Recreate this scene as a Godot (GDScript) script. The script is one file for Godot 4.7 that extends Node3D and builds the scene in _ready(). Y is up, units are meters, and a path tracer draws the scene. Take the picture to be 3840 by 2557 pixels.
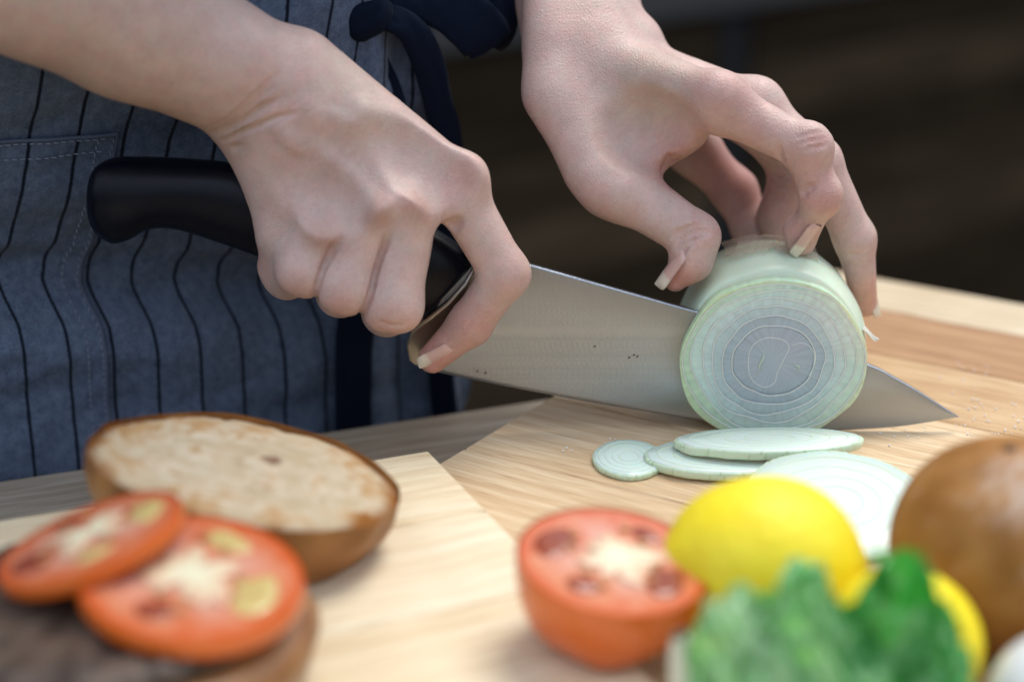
extends Node3D
# A cook in a striped denim apron slices an onion on a wooden board outdoors; burger ingredients lie in front.

var fn := FastNoiseLite.new()
var rng := RandomNumberGenerator.new()
var soft := FastNoiseLite.new()


# ------------------------------------------------------------------ general helpers
func lin(r: float, g: float, b: float) -> Color:
	return Color(r, g, b).linear_to_srgb()


func mat(c: Color, rough := 0.6, spec := 0.5) -> StandardMaterial3D:
	var m := StandardMaterial3D.new()
	m.albedo_color = c
	m.roughness = rough
	m.metallic_specular = spec
	return m


func vmat(rough := 0.6, spec := 0.5) -> StandardMaterial3D:
	var m := mat(Color.WHITE, rough, spec)
	m.vertex_color_use_as_albedo = true
	return m


func noise_tex(freq: float, octaves: int, seed_at: int, stops: Array, size := 512, kind := FastNoiseLite.TYPE_SIMPLEX_SMOOTH, warp := 0.0) -> NoiseTexture2D:
	var n := FastNoiseLite.new()
	n.noise_type = kind
	n.frequency = freq
	n.seed = seed_at
	n.fractal_type = FastNoiseLite.FRACTAL_FBM if octaves > 1 else FastNoiseLite.FRACTAL_NONE
	n.fractal_octaves = octaves
	if warp > 0.0:
		n.domain_warp_enabled = true
		n.domain_warp_amplitude = warp
		n.domain_warp_frequency = freq * 0.5
	var t := NoiseTexture2D.new()
	t.width = size
	t.height = size
	t.seamless = true
	t.noise = n
	if stops.size() > 0:
		var g := Gradient.new()
		var offs := PackedFloat32Array()
		var cols := PackedColorArray()
		for s in stops:
			offs.append(s[0])
			cols.append(s[1])
		g.offsets = offs
		g.colors = cols
		t.color_ramp = g
	return t


func tag(o: Node, label: String, category: String, group := "") -> Node:
	o.set_meta("label", label)
	o.set_meta("category", category)
	if group != "":
		o.set_meta("group", group)
	return o


func thing(called: String, label: String, category: String, where := Vector3.ZERO, group := "") -> Node3D:
	var o := Node3D.new()
	o.name = called
	add_child(o, true)
	o.position = where
	tag(o, label, category, group)
	return o


func put(called: String, mesh: Mesh, m: Material, parent: Node, where := Transform3D()) -> MeshInstance3D:
	var o := MeshInstance3D.new()
	o.name = called
	o.mesh = mesh
	if m:
		o.material_override = m
	o.transform = where
	parent.add_child(o, true)
	return o


func tone(c: Color, k: float) -> Color:
	return Color(c.r * k, c.g * k, c.b * k)


# a grid of points to a smooth mesh; pts is rows * cols long
func grid(rows: int, cols: int, pts: PackedVector3Array, colors := PackedColorArray(), uvs := PackedVector2Array(), wrap := false) -> ArrayMesh:
	var st := SurfaceTool.new()
	st.begin(Mesh.PRIMITIVE_TRIANGLES)
	st.set_smooth_group(0)
	for i in pts.size():
		if colors.size() > 0:
			st.set_color(colors[i])
		if uvs.size() > 0:
			st.set_uv(uvs[i])
		st.add_vertex(pts[i])
	var vol := 0.0
	if wrap:
		for r in rows - 1:
			for c in cols:
				var o := pts[0]
				var a := pts[r * cols + c] - o
				var b := pts[r * cols + (c + 1) % cols] - o
				var d := pts[(r + 1) * cols + c] - o
				var e := pts[(r + 1) * cols + (c + 1) % cols] - o
				vol += a.dot(b.cross(d)) + b.dot(e.cross(d))
	for r in rows - 1:
		for k in (cols if wrap else cols - 1):
			var c: int = (k + 1) % cols if vol > 0.0 else k
			var c2: int = k if vol > 0.0 else (k + 1) % cols
			var a := r * cols + c
			var b := r * cols + c2
			var d := (r + 1) * cols + c
			var e := (r + 1) * cols + c2
			st.add_index(a)
			st.add_index(b)
			st.add_index(d)
			st.add_index(b)
			st.add_index(e)
			st.add_index(d)
	st.generate_normals()
	return st.commit()


# a closed solid of revolution about y: profile of (radius, height) from top to bottom, bent by a callable (point, angle, row) -> point
func lathe(profile: Array, segs: int, bend = null, tint = null) -> ArrayMesh:
	var pts := PackedVector3Array()
	var cols := PackedColorArray()
	for i in profile.size():
		for k in segs:
			var a := TAU * k / segs
			var p := Vector3(cos(a) * profile[i].x, profile[i].y, sin(a) * profile[i].x)
			if bend != null:
				p = bend.call(p, a, i)
			pts.append(p)
			if tint != null:
				cols.append(tint.call(p, a, i))
	return grid(profile.size(), segs, pts, cols, PackedVector2Array(), true)


func dome(n: int, r: float, h: float, from_deg: float, to_deg: float) -> Array:
	var out := []
	for i in n + 1:
		var a := deg_to_rad(lerpf(from_deg, to_deg, float(i) / n))
		out.append(Vector2(maxf(r * cos(a), 0.00001), h * sin(a)))
	return out


# a round tube along points with a radius for each
func tube(path: Array, radii: Array, segs := 10) -> ArrayMesh:
	var pts := PackedVector3Array()
	var n := path.size()
	var side := Vector3.UP
	for i in n:
		var d: Vector3 = (path[mini(i + 1, n - 1)] - path[maxi(i - 1, 0)]).normalized()
		if absf(d.dot(side)) > 0.95:
			side = Vector3.RIGHT
		var x := side.cross(d).normalized()
		var y := d.cross(x).normalized()
		side = y
		var r: float = radii[i] if radii.size() > 1 else radii[0]
		for k in segs:
			var a := TAU * k / segs
			pts.append(path[i] + x * cos(a) * r + y * sin(a) * r)
	return grid(n, segs, pts, PackedColorArray(), PackedVector2Array(), true)


# a bevelled box centred on c; grain runs along x, uv in metres shifted by off
func plank(size: Vector3, c: Vector3, bevel: float, off: Vector2) -> ArrayMesh:
	var st := SurfaceTool.new()
	st.begin(Mesh.PRIMITIVE_TRIANGLES)
	st.set_smooth_group(-1)
	var h := size * 0.5
	var faces := [[0, 1, 2], [1, 2, 0], [2, 0, 1]]
	for f in faces:
		for s in [-1.0, 1.0]:
			var q := []
			for k in [[-1, -1], [1, -1], [1, 1], [-1, 1]]:
				var p := Vector3.ZERO
				p[f[0]] = s * h[f[0]]
				p[f[1]] = k[0] * (h[f[1]] - bevel)
				p[f[2]] = k[1] * (h[f[2]] - bevel)
				q.append(p)
			_quad(st, q, c, off)
	for ax in 3:
		var b := (ax + 1) % 3
		var d := (ax + 2) % 3
		for s in [-1.0, 1.0]:
			for t in [-1.0, 1.0]:
				var q := []
				for k in [[-1, 0], [1, 0], [1, 1], [-1, 1]]:
					var p := Vector3.ZERO
					p[ax] = k[0] * (h[ax] - bevel)
					p[b] = s * (h[b] - (0.0 if k[1] == 0 else bevel))
					p[d] = t * (h[d] - (bevel if k[1] == 0 else 0.0))
					q.append(p)
				_quad(st, q, c, off)
	st.generate_normals()
	return st.commit()


func _quad(st: SurfaceTool, q: Array, c: Vector3, off: Vector2) -> void:
	var mid: Vector3 = (q[0] + q[1] + q[2] + q[3]) * 0.25
	var nrm: Vector3 = (q[1] - q[0]).cross(q[2] - q[0])
	var order := [0, 1, 2, 0, 2, 3] if nrm.dot(mid) < 0.0 else [0, 2, 1, 0, 3, 2]
	for k in order:
		var p: Vector3 = q[k]
		st.set_uv(Vector2(p.x, p.z + p.y) + off)
		st.set_uv2(Vector2(p.x, p.z + p.y) * 0.37 + off * 1.7)
		st.add_vertex(p + c)


# a flat sheet with thickness from an outline in its own xz plane (fan around the centre), rounded rim
func slab(outline: PackedVector2Array, y0: float, y1: float, round_by: float) -> ArrayMesh:
	var n := outline.size()
	var pts := PackedVector3Array()
	var mid := Vector2.ZERO
	for p in outline:
		mid += p / n
	var levels := [[0.0, y1], [0.5, y1], [-1.0, y1], [-2.0, y1 - round_by], [-2.0, y0 + round_by], [-1.0, y0], [0.5, y0], [0.0, y0]]
	for l in levels:
		for p in outline:
			var d: Vector2 = p - mid
			var k: float = l[0]
			if k == -1.0:
				k = 1.0 - round_by / maxf(d.length(), round_by)
			elif k == -2.0:
				k = 1.0
			pts.append(Vector3(mid.x + d.x * k, l[1], mid.y + d.y * k))
	return grid(levels.size(), n, pts, PackedColorArray(), PackedVector2Array(), true)


# ------------------------------------------------------------------ soft bodies: capsules joined by a smooth minimum, meshed as surface nets
class Flesh:
	var core := []      # capsules of the palm and arm
	var core_k := 0.010
	var chains := []    # each a list of capsules (a finger)
	var chain_k := 0.004
	var root_k := 0.007
	var adds := []      # [capsule, k] bumps and tendons
	var cuts := []      # [capsule, k] creases
	var spots := []     # [point, radius, colour, strength]
	var base := Color(0.58, 0.41, 0.36)
	var grain := FastNoiseLite.new()
	var grain_big := FastNoiseLite.new()

	static func cap(a: Vector3, b: Vector3, ra: float, rb: float) -> Array:
		var ab := b - a
		return [a, ab, 1.0 / maxf(ab.length_squared(), 1e-9), ra, rb - ra]

	static func dist(p: Vector3, c: Array) -> float:
		var ap: Vector3 = p - c[0]
		var t := clampf(ap.dot(c[1]) * c[2], 0.0, 1.0)
		return (ap - c[1] * t).length() - c[3] - c[4] * t

	static func smin(a: float, b: float, k: float) -> float:
		var h := maxf(k - absf(a - b), 0.0)
		return minf(a, b) - h * h * 0.25 / k

	func finger(joints: Array, radii: Array, extra := []) -> void:
		var c := []
		for e in extra:
			c.append(cap(e[0], e[1], e[2], e[2]))
		for i in joints.size() - 1:
			c.append(cap(joints[i], joints[i + 1], radii[i], radii[i + 1]))
		chains.append(c)

	var folds := []     # [points near the skin, half width, depth, softness]

	func crease(pts: Array, r: float, depth := 0.0007, k := 0.0012) -> void:
		folds.append([pts, r, depth, k])

	# lays the folds into the skin: each point is moved onto the surface first
	func lay_folds() -> void:
		for f in folds:
			var prev = null
			var pts: Array = f[0]
			for i in pts.size() - 1:
				var steps := maxi(2, int((pts[i + 1] - pts[i]).length() / 0.0016))
				for j in steps + (1 if i == pts.size() - 2 else 0):
					var p: Vector3 = (pts[i] as Vector3).lerp(pts[i + 1], float(j) / steps)
					var s := near(p, 0.004)
					var g := Vector3.UP
					for it in 6:
						var h := 0.0006
						g = (Vector3(1, 1, 1) * eval(p + Vector3(h, h, h), s) + Vector3(1, -1, -1) * eval(p + Vector3(h, -h, -h), s) + Vector3(-1, 1, -1) * eval(p + Vector3(-h, h, -h), s) + Vector3(-1, -1, 1) * eval(p + Vector3(-h, -h, h), s)).normalized()
						p -= g * clampf(eval(p, s), -0.006, 0.006)
						s = near(p, 0.004)
					var t := (i + float(j) / steps) / (pts.size() - 1)
					var fade := clampf(minf(t, 1.0 - t) * 3.6, 0.0, 1.0)
					var q: Vector3 = p + g * (f[1] - f[2] * fade + 0.0003 * (1.0 - fade))
					if prev != null:
						cuts.append([cap(prev, q, f[1], f[1]), f[3]])
					prev = q
		folds.clear()

	func ridge(a: Vector3, b: Vector3, ra: float, rb: float, k := 0.006) -> void:
		adds.append([cap(a, b, ra, rb), k])

	func eval(p: Vector3, s: Array) -> float:
		var d := 1.0
		for c in s[0]:
			d = smin(d, dist(p, c), core_k)
		for a in s[2]:
			d = smin(d, dist(p, a[0]), a[1])
		var out := d
		for ch in s[1]:
			var f := 1.0
			for c in ch:
				f = smin(f, dist(p, c), chain_k)
			out = smin(out, smin(d, f, root_k), 0.0006)
		for a in s[4]:
			out = smin(out, dist(p, a[0]), a[1])
		for a in s[3]:
			out = -smin(-out, dist(p, a[0]), a[1])
		return out

	func near(p: Vector3, reach: float) -> Array:
		var best := 1.0
		for c in core:
			best = minf(best, dist(p, c))
		for ch in chains:
			for c in ch:
				best = minf(best, dist(p, c))
		for a in adds:
			best = minf(best, dist(p, a[0]))
		var lim := best + 2.0 * reach + 0.012
		var s := [[], [], [], [], []]
		for c in core:
			if dist(p, c) < lim:
				s[0].append(c)
		for ch in chains:
			var keep := []
			for c in ch:
				if dist(p, c) < lim:
					keep.append(c)
			if keep.size() > 0:
				s[1].append(keep)
		for a in adds:
			if dist(p, a[0]) < lim:
				s[4 if a.size() > 2 else 2].append(a)
		if folds.is_empty():
			for a in cuts:
				if dist(p, a[0]) < reach + 0.003 + a[1]:
					s[3].append(a)
		return s

	func all_caps() -> Array:
		var l := core.duplicate()
		for ch in chains:
			l.append_array(ch)
		for a in adds:
			l.append(a[0])
		return l

	func color_at(p: Vector3) -> Color:
		var c := base
		for s in spots:
			var d: float = (p - s[0]).length() / s[1]
			if d < 1.0:
				var w: float = (1.0 - d * d)
				c = c.lerp(s[2], s[3] * w * w)
		var n := 1.0 + 0.13 * grain.get_noise_3dv(p) + 0.12 * grain_big.get_noise_3dv(p)
		var q := grain_big.get_noise_3dv(p * 1.7 + Vector3(3, 1, 7)) + 0.5 * grain.get_noise_3dv(p * 0.5)
		return Color(c.r * n * (1.0 + 0.03 * q), c.g * n * (1.0 - 0.09 * q), c.b * n * (1.0 - 0.07 * q))

	# appends to the arrays V (vertices), N (normals), K (colours), I (indices)
	func build(cell: float, V: PackedVector3Array, N: PackedVector3Array, K: PackedColorArray, I: PackedInt32Array) -> Array:
		lay_folds()
		grain.frequency = 900.0
		grain.seed = 5
		grain_big.frequency = 90.0
		grain_big.seed = 9
		var lo := Vector3(9, 9, 9)
		var hi := -lo
		for c in all_caps():
			var r: float = maxf(c[3], c[3] + c[4]) + 3.0 * cell
			for e in [c[0], c[0] + c[1]]:
				lo = lo.min(e - Vector3(r, r, r))
				hi = hi.max(e + Vector3(r, r, r))
		const B := 6
		var nb := Vector3i(((hi - lo) / (cell * B)).ceil())
		var nx := nb.x * B + 1
		var ny := nb.y * B + 1
		var nz := nb.z * B + 1
		var field := PackedFloat32Array()
		field.resize(nx * ny * nz)
		field.fill(1.0)
		var done := PackedByteArray()
		done.resize(nx * ny * nz)
		var at := PackedInt32Array()
		at.resize(nx * ny * nz)
		at.fill(-1)
		var half := cell * B * 0.87
		var blocks := []
		var sx := 1
		var sy := nx
		var sz := nx * ny
		for bz in nb.z:
			for by in nb.y:
				for bx in nb.x:
					var o := Vector3(bx, by, bz) * (B * cell) + lo
					var mid := o + Vector3(1, 1, 1) * (cell * B * 0.5)
					var s := near(mid, half)
					if absf(eval(mid, s)) > half + 0.001:
						continue
					blocks.append([Vector3i(bx, by, bz), s])
					for sk in 2:
						for sj in 2:
							for si in 2:
								var c0 := Vector3i(si * 3, sj * 3, sk * 3)
								var dm := eval(o + (Vector3(c0) + Vector3(1.5, 1.5, 1.5)) * cell, s)
								var skip := absf(dm) > cell * 2.6 + 0.0004
								for k in range(c0.z, c0.z + 4):
									for j in range(c0.y, c0.y + 4):
										var row := (bz * B + k) * sz + (by * B + j) * sy + bx * B
										for i in range(c0.x, c0.x + 4):
											if done[row + i] == 0:
												if skip:
													field[row + i] = dm
												else:
													done[row + i] = 1
													field[row + i] = eval(o + Vector3(i, j, k) * cell, s)
		var first := V.size()
		for blk in blocks:
			var b: Vector3i = blk[0]
			var s: Array = blk[1]
			for k in B:
				for j in B:
					for i in B:
						var x := b.x * B + i
						var y := b.y * B + j
						var z := b.z * B + k
						var q := z * sz + y * sy + x
						var f := [field[q], field[q + sx], field[q + sy], field[q + sx + sy], field[q + sz], field[q + sx + sz], field[q + sy + sz], field[q + sx + sy + sz]]
						var m := 0
						for w in 8:
							if f[w] < 0.0:
								m |= 1 << w
						if m == 0 or m == 255:
							continue
						var sum := Vector3.ZERO
						var cnt := 0
						for e in [[0, 1], [2, 3], [4, 5], [6, 7], [0, 2], [1, 3], [4, 6], [5, 7], [0, 4], [1, 5], [2, 6], [3, 7]]:
							var fa: float = f[e[0]]
							var fb: float = f[e[1]]
							if (fa < 0.0) != (fb < 0.0):
								var t := fa / (fa - fb)
								var pa := Vector3(e[0] & 1, (e[0] >> 1) & 1, e[0] >> 2)
								var pb := Vector3(e[1] & 1, (e[1] >> 1) & 1, e[1] >> 2)
								sum += pa.lerp(pb, t)
								cnt += 1
						var p := lo + (Vector3(x, y, z) + sum / cnt) * cell
						var h := cell * 0.45
						var g := Vector3(1, 1, 1) * eval(p + Vector3(h, h, h), s) + Vector3(1, -1, -1) * eval(p + Vector3(h, -h, -h), s) + Vector3(-1, 1, -1) * eval(p + Vector3(-h, h, -h), s) + Vector3(-1, -1, 1) * eval(p + Vector3(-h, -h, h), s)
						at[q] = V.size()
						V.append(p)
						N.append(g.normalized())
						K.append(color_at(p))
		for blk in blocks:
			var b: Vector3i = blk[0]
			for k in B:
				for j in B:
					for i in B:
						var x := b.x * B + i
						var y := b.y * B + j
						var z := b.z * B + k
						var q := z * sz + y * sy + x
						if at[q] < 0:
							continue
						var inside := field[q] < 0.0
						var trio := [[sx, sy, sz, y, z], [sy, sz, sx, z, x], [sz, sx, sy, x, y]]
						for t in trio:
							if (field[q + t[0]] < 0.0) == inside or t[3] == 0 or t[4] == 0:
								continue
							var a0 := at[q]
							var a1 := at[q - t[1]]
							var a2 := at[q - t[1] - t[2]]
							var a3 := at[q - t[2]]
							if a1 < 0 or a2 < 0 or a3 < 0:
								continue
							if inside:
								I.append_array(PackedInt32Array([a0, a2, a1, a0, a3, a2]))
							else:
								I.append_array(PackedInt32Array([a0, a1, a2, a0, a2, a3]))
		return [first, V.size()]


func flesh_mesh(parts: Array) -> ArrayMesh:
	var V := PackedVector3Array()
	var N := PackedVector3Array()
	var K := PackedColorArray()
	var I := PackedInt32Array()
	var got := []
	for p in parts:
		got.append([PackedVector3Array(), PackedVector3Array(), PackedColorArray(), PackedInt32Array()])
	var work := func(n: int) -> void:
		var v := PackedVector3Array()
		var nn := PackedVector3Array()
		var kk := PackedColorArray()
		var ii := PackedInt32Array()
		parts[n][0].build(parts[n][1], v, nn, kk, ii)
		got[n] = [v, nn, kk, ii]
	var task := WorkerThreadPool.add_group_task(work, parts.size(), -1, true)
	WorkerThreadPool.wait_for_group_task_completion(task)
	for g in got:
		var shift := V.size()
		V.append_array(g[0])
		N.append_array(g[1])
		K.append_array(g[2])
		for i in g[3]:
			I.append(i + shift)
	var arr := []
	arr.resize(Mesh.ARRAY_MAX)
	arr[Mesh.ARRAY_VERTEX] = V
	arr[Mesh.ARRAY_NORMAL] = N
	arr[Mesh.ARRAY_COLOR] = K
	arr[Mesh.ARRAY_INDEX] = I
	var m := ArrayMesh.new()
	m.add_surface_from_arrays(Mesh.PRIMITIVE_TRIANGLES, arr)
	return m


# ------------------------------------------------------------------ the scene
func _ready() -> void:
	rng.seed = 11
	fn.seed = 3
	soft.seed = 8
	soft.frequency = 0.8
	soft.fractal_type = FastNoiseLite.FRACTAL_NONE
	fn.frequency = 1.0
	fn.fractal_octaves = 3
	camera_and_light()
	boards()
	back_wall()
	cook()
	knife()
	onion()
	onion_slices()
	foods()


func camera_and_light() -> void:
	var cam := Camera3D.new()
	cam.name = "camera"
	add_child(cam)
	cam.position = Vector3(0, 0.29182, 0.70469)
	cam.rotation_degrees = Vector3(-20, 0, 0)
	cam.near = 0.05
	cam.far = 60.0
	var look := CameraAttributesPhysical.new()
	look.frustum_focal_length = 105.5
	look.frustum_focus_distance = 0.738
	look.frustum_near = 0.05
	look.frustum_far = 60.0
	look.exposure_aperture = 5.7
	cam.attributes = look
	cam.fov = 18.83
	cam.current = true
	var env := Environment.new()
	var sky := Sky.new()
	var sm := ProceduralSkyMaterial.new()
	sm.sky_energy_multiplier = 1.25
	sm.sky_top_color = Color(0.80, 0.85, 0.93)
	sm.sky_horizon_color = Color(0.36, 0.385, 0.42)
	sm.sky_curve = 0.35
	sm.ground_bottom_color = Color(0.10, 0.09, 0.08)
	sm.ground_horizon_color = Color(0.2, 0.19, 0.18)
	sky.sky_material = sm
	env.background_mode = Environment.BG_SKY
	env.sky = sky
	env.tonemap_mode = Environment.TONE_MAPPER_LINEAR
	env.tonemap_exposure = 1.2
	env.sdfgi_enabled = true
	env.ssao_enabled = true
	env.ssil_enabled = true
	var we := WorldEnvironment.new()
	we.name = "world_environment"
	we.environment = env
	add_child(we)
	var sun := DirectionalLight3D.new()
	sun.name = "sun"
	sun.light_energy = 0.75
	sun.light_angular_distance = 32.0
	sun.light_color = Color(1.0, 0.985, 0.96)
	sun.shadow_enabled = true
	sun.look_at_from_position(Vector3(0.42, 1.35, -0.5), Vector3.ZERO)
	add_child(sun)


func wood(base: Color, dark: Color, light: Color, seed_at: int, along := 2.2, across := 60.0, rough_spec := 0.4) -> StandardMaterial3D:
	var m := mat(Color.WHITE, 0.55, rough_spec)
	m.albedo_texture = noise_tex(0.012, 4, seed_at, [[0.0, base.lerp(dark, 0.5)], [0.3, base.lerp(dark, 0.17)], [0.5, base], [0.7, base.lerp(light, 0.4)], [1.0, light]], 512, FastNoiseLite.TYPE_SIMPLEX_SMOOTH, 12.0)
	m.uv1_scale = Vector3(along * 0.7, across * 0.45, 1)
	m.detail_enabled = true
	m.detail_blend_mode = BaseMaterial3D.BLEND_MODE_MUL
	m.detail_uv_layer = BaseMaterial3D.DETAIL_UV_2
	m.uv2_scale = Vector3(9.0, 330.0, 1)
	m.detail_albedo = noise_tex(0.02, 3, seed_at + 40, [[0.0, Color(0.82, 0.77, 0.72)], [0.4, Color(0.97, 0.96, 0.95)], [0.6, Color.WHITE], [1.0, Color.WHITE]], 512)
	m.roughness = 0.52
	return m


func board(called: String, label: String, category: String, corner: Vector3, dir_deg: float, length: float, widths: Array, thick: float, looks: Array, top: float) -> Node3D:
	# planks run from corner along dir; widths are laid towards the right-hand side (towards the camera)
	var t := thing(called, label, category, Vector3(corner.x, top - thick, corner.z))
	t.rotation_degrees.y = dir_deg
	var z := 0.0
	for i in widths.size():
		var w: float = widths[i]
		var msh := plank(Vector3(length, thick - rng.randf() * 0.0003, w - 0.0003), Vector3(length * 0.5, thick * 0.5, z + w * 0.5), 0.0007, Vector2(rng.randf() * 3.0, rng.randf() * 3.0))
		put("plank", msh, looks[i % looks.size()], t)
		z += w
	return t


func boards() -> void:
	# brown board: its far left corner lies behind the onion, the grain runs along its far edge
	var w_light := wood(lin(0.62, 0.50, 0.34), lin(0.48, 0.36, 0.22), lin(0.70, 0.60, 0.44), 1)
	var w_red := wood(lin(0.42, 0.235, 0.115), lin(0.26, 0.125, 0.055), lin(0.55, 0.35, 0.19), 2)
	var w_tan := wood(lin(0.55, 0.36, 0.19), lin(0.34, 0.185, 0.08), lin(0.66, 0.48, 0.29), 3)
	var w_pale := wood(lin(0.66, 0.485, 0.295), lin(0.44, 0.27, 0.14), lin(0.75, 0.60, 0.40), 4)
	board("brown_cutting_board", "large brown wooden cutting board under the onion and the knife", "cutting board", Vector3(0.1241, 0, -0.2072), -32.3, 0.46, [0.040, 0.052, 0.055, 0.058, 0.06, 0.06, 0.06, 0.05], 0.018, [w_light, w_red, w_tan, w_pale, w_pale, w_pale, w_pale], 0.0)
	# cream board in front, resting on the brown one, its far corner free
	var w_c1 := wood(lin(0.79, 0.665, 0.455), lin(0.62, 0.45, 0.27), lin(0.83, 0.74, 0.56), 5, 1.6, 40.0)
	var w_c2 := wood(lin(0.81, 0.70, 0.50), lin(0.66, 0.50, 0.32), lin(0.85, 0.77, 0.60), 6, 1.6, 40.0)
	var c := Vector3(-0.0295, 0.008, 0.0374)
	var dir := Vector3(-0.9218, 0, 0.3877)
	var far_left := c + dir * 0.42
	var cb := board("cream_cutting_board", "pale cream wooden board in front, under the toasted bun half and the burger", "cutting board", far_left, 22.8, 0.42, [0.055, 0.06, 0.06, 0.06, 0.055, 0.05], 0.008, [w_c1, w_c2], 0.008)
	for k in 2:
		put("foot", plank(Vector3(0.03, 0.0175, 0.30), Vector3(0.05 + k * 0.16, -0.00895, 0.17), 0.001, Vector2(k, 2)), w_c1, cb)
	# grey worktop below both boards, an L: one arm along the cook, one under the brown board
	var w_g1 := wood(lin(0.30, 0.25, 0.19), lin(0.17, 0.12, 0.08), lin(0.42, 0.37, 0.30), 7, 2.0, 50.0)
	var a := Vector3(-0.1903, -0.018, 0.0052)
	var b := Vector3(0.0201, -0.018, -0.0797)
	var d := (b - a)
	d.y = 0
	d = d.normalized()
	var ang := rad_to_deg(atan2(-d.z, d.x))
	var corner := a - d * 0.35
	var wt := board("worktop", "weathered grey-brown wooden worktop beneath the cutting boards", "worktop", corner, ang, 0.35 + (b - a).length() + 0.012, [0.11, 0.11, 0.11, 0.11, 0.11, 0.11], 0.03, [w_g1], -0.018)
	var inner := to_global(Vector3.ZERO)
	var br := Vector3(0.1241, 0, -0.2072)
	var along := Vector3(cos(deg_to_rad(32.3)), 0, sin(deg_to_rad(32.3)))
	var across := Vector3(-along.z, 0, along.x)
	var s0 := br + along * 0.02 + across * 0.012
	var loc := wt.transform.affine_inverse()
	for k in 5:
		var st := plank(Vector3(0.5, 0.0297, 0.0997), Vector3(0.25, 0.015, 0.05 + k * 0.1), 0.0007, Vector2(k * 0.7, k))
		var tr := Transform3D(Basis(Vector3.UP, deg_to_rad(-32.3)), Vector3(s0.x, -0.0495, s0.z) + inner)
		put("plank", st, w_g1, wt, loc * tr)


func back_wall() -> void:
	var t := thing("plank_wall", "dark stained wooden plank panelling with a grey top rail, out of focus behind the cook", "wall", Vector3(-0.35, -1.0, -1.05))
	t.rotation_degrees.y = 36.0
	var looks := []
	for k in 4:
		var b := 0.023 + 0.011 * k
		looks.append(wood(lin(b * 1.5, b * 1.05, b * 0.62), lin(b * 0.8, b * 0.55, b * 0.36), lin(b * 2.3, b * 1.6, b * 0.95), 10 + k, 1.0, 9.0, 0.12))
	var order := [0, 1, 0, 2, 1, 3, 0, 1, 2, 0, 3, 1, 0, 0, 2, 1, 0, 2]
	for side in 2:
		for k in 17:
			var y := 0.04 + k * 0.062
			if y > 0.86:
				break
			var l := 1.2 if side == 0 else 2.2
			var x0 := 0.0 if side == 0 else 0.742
			put("plank", plank(Vector3(l, 0.0605, 0.03), Vector3(x0 + l * 0.5 - (0.51 if side == 0 else 0.0), y, rng.randf() * 0.004), 0.002, Vector2(k * 0.31 + side, k * 0.77)), looks[order[(k + side * 5) % order.size()]], t)
	var dark := mat(lin(0.006, 0.006, 0.006), 0.8)
	put("post", plank(Vector3(0.045, 0.87, 0.05), Vector3(0.716, 0.44, -0.01), 0.003, Vector2.ZERO), dark, t)
	put("backing", plank(Vector3(3.8, 1.0, 0.02), Vector3(1.1, 0.5, -0.03), 0.002, Vector2.ZERO), dark, t)
	put("rail", plank(Vector3(3.8, 0.052, 0.06), Vector3(1.1, 0.905, 0.0), 0.004, Vector2.ZERO), mat(lin(0.075, 0.073, 0.07), 0.8, 0.2), t)
	for k in 9:
		put("plank", plank(Vector3(3.8, 0.075, 0.03), Vector3(1.1, 0.974 + k * 0.08, 0.0), 0.003, Vector2(k, 3)), looks[k % 3], t)


# ------------------------------------------------------------------ the cook
func skin_look() -> StandardMaterial3D:
	var m := vmat(0.44, 0.45)
	m.subsurf_scatter_enabled = true
	m.subsurf_scatter_strength = 0.06
	m.heightmap_enabled = true
	m.heightmap_scale = 0.024
	var pores := noise_tex(0.05, 1, 77, [], 512, FastNoiseLite.TYPE_CELLULAR)
	(pores.noise as FastNoiseLite).cellular_return_type = FastNoiseLite.RETURN_DISTANCE2_SUB
	(pores.noise as FastNoiseLite).domain_warp_enabled = true
	(pores.noise as FastNoiseLite).domain_warp_amplitude = 14.0
	m.heightmap_texture = pores
	m.uv1_triplanar = true
	m.uv1_scale = Vector3(36, 36, 36)
	return m


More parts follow.
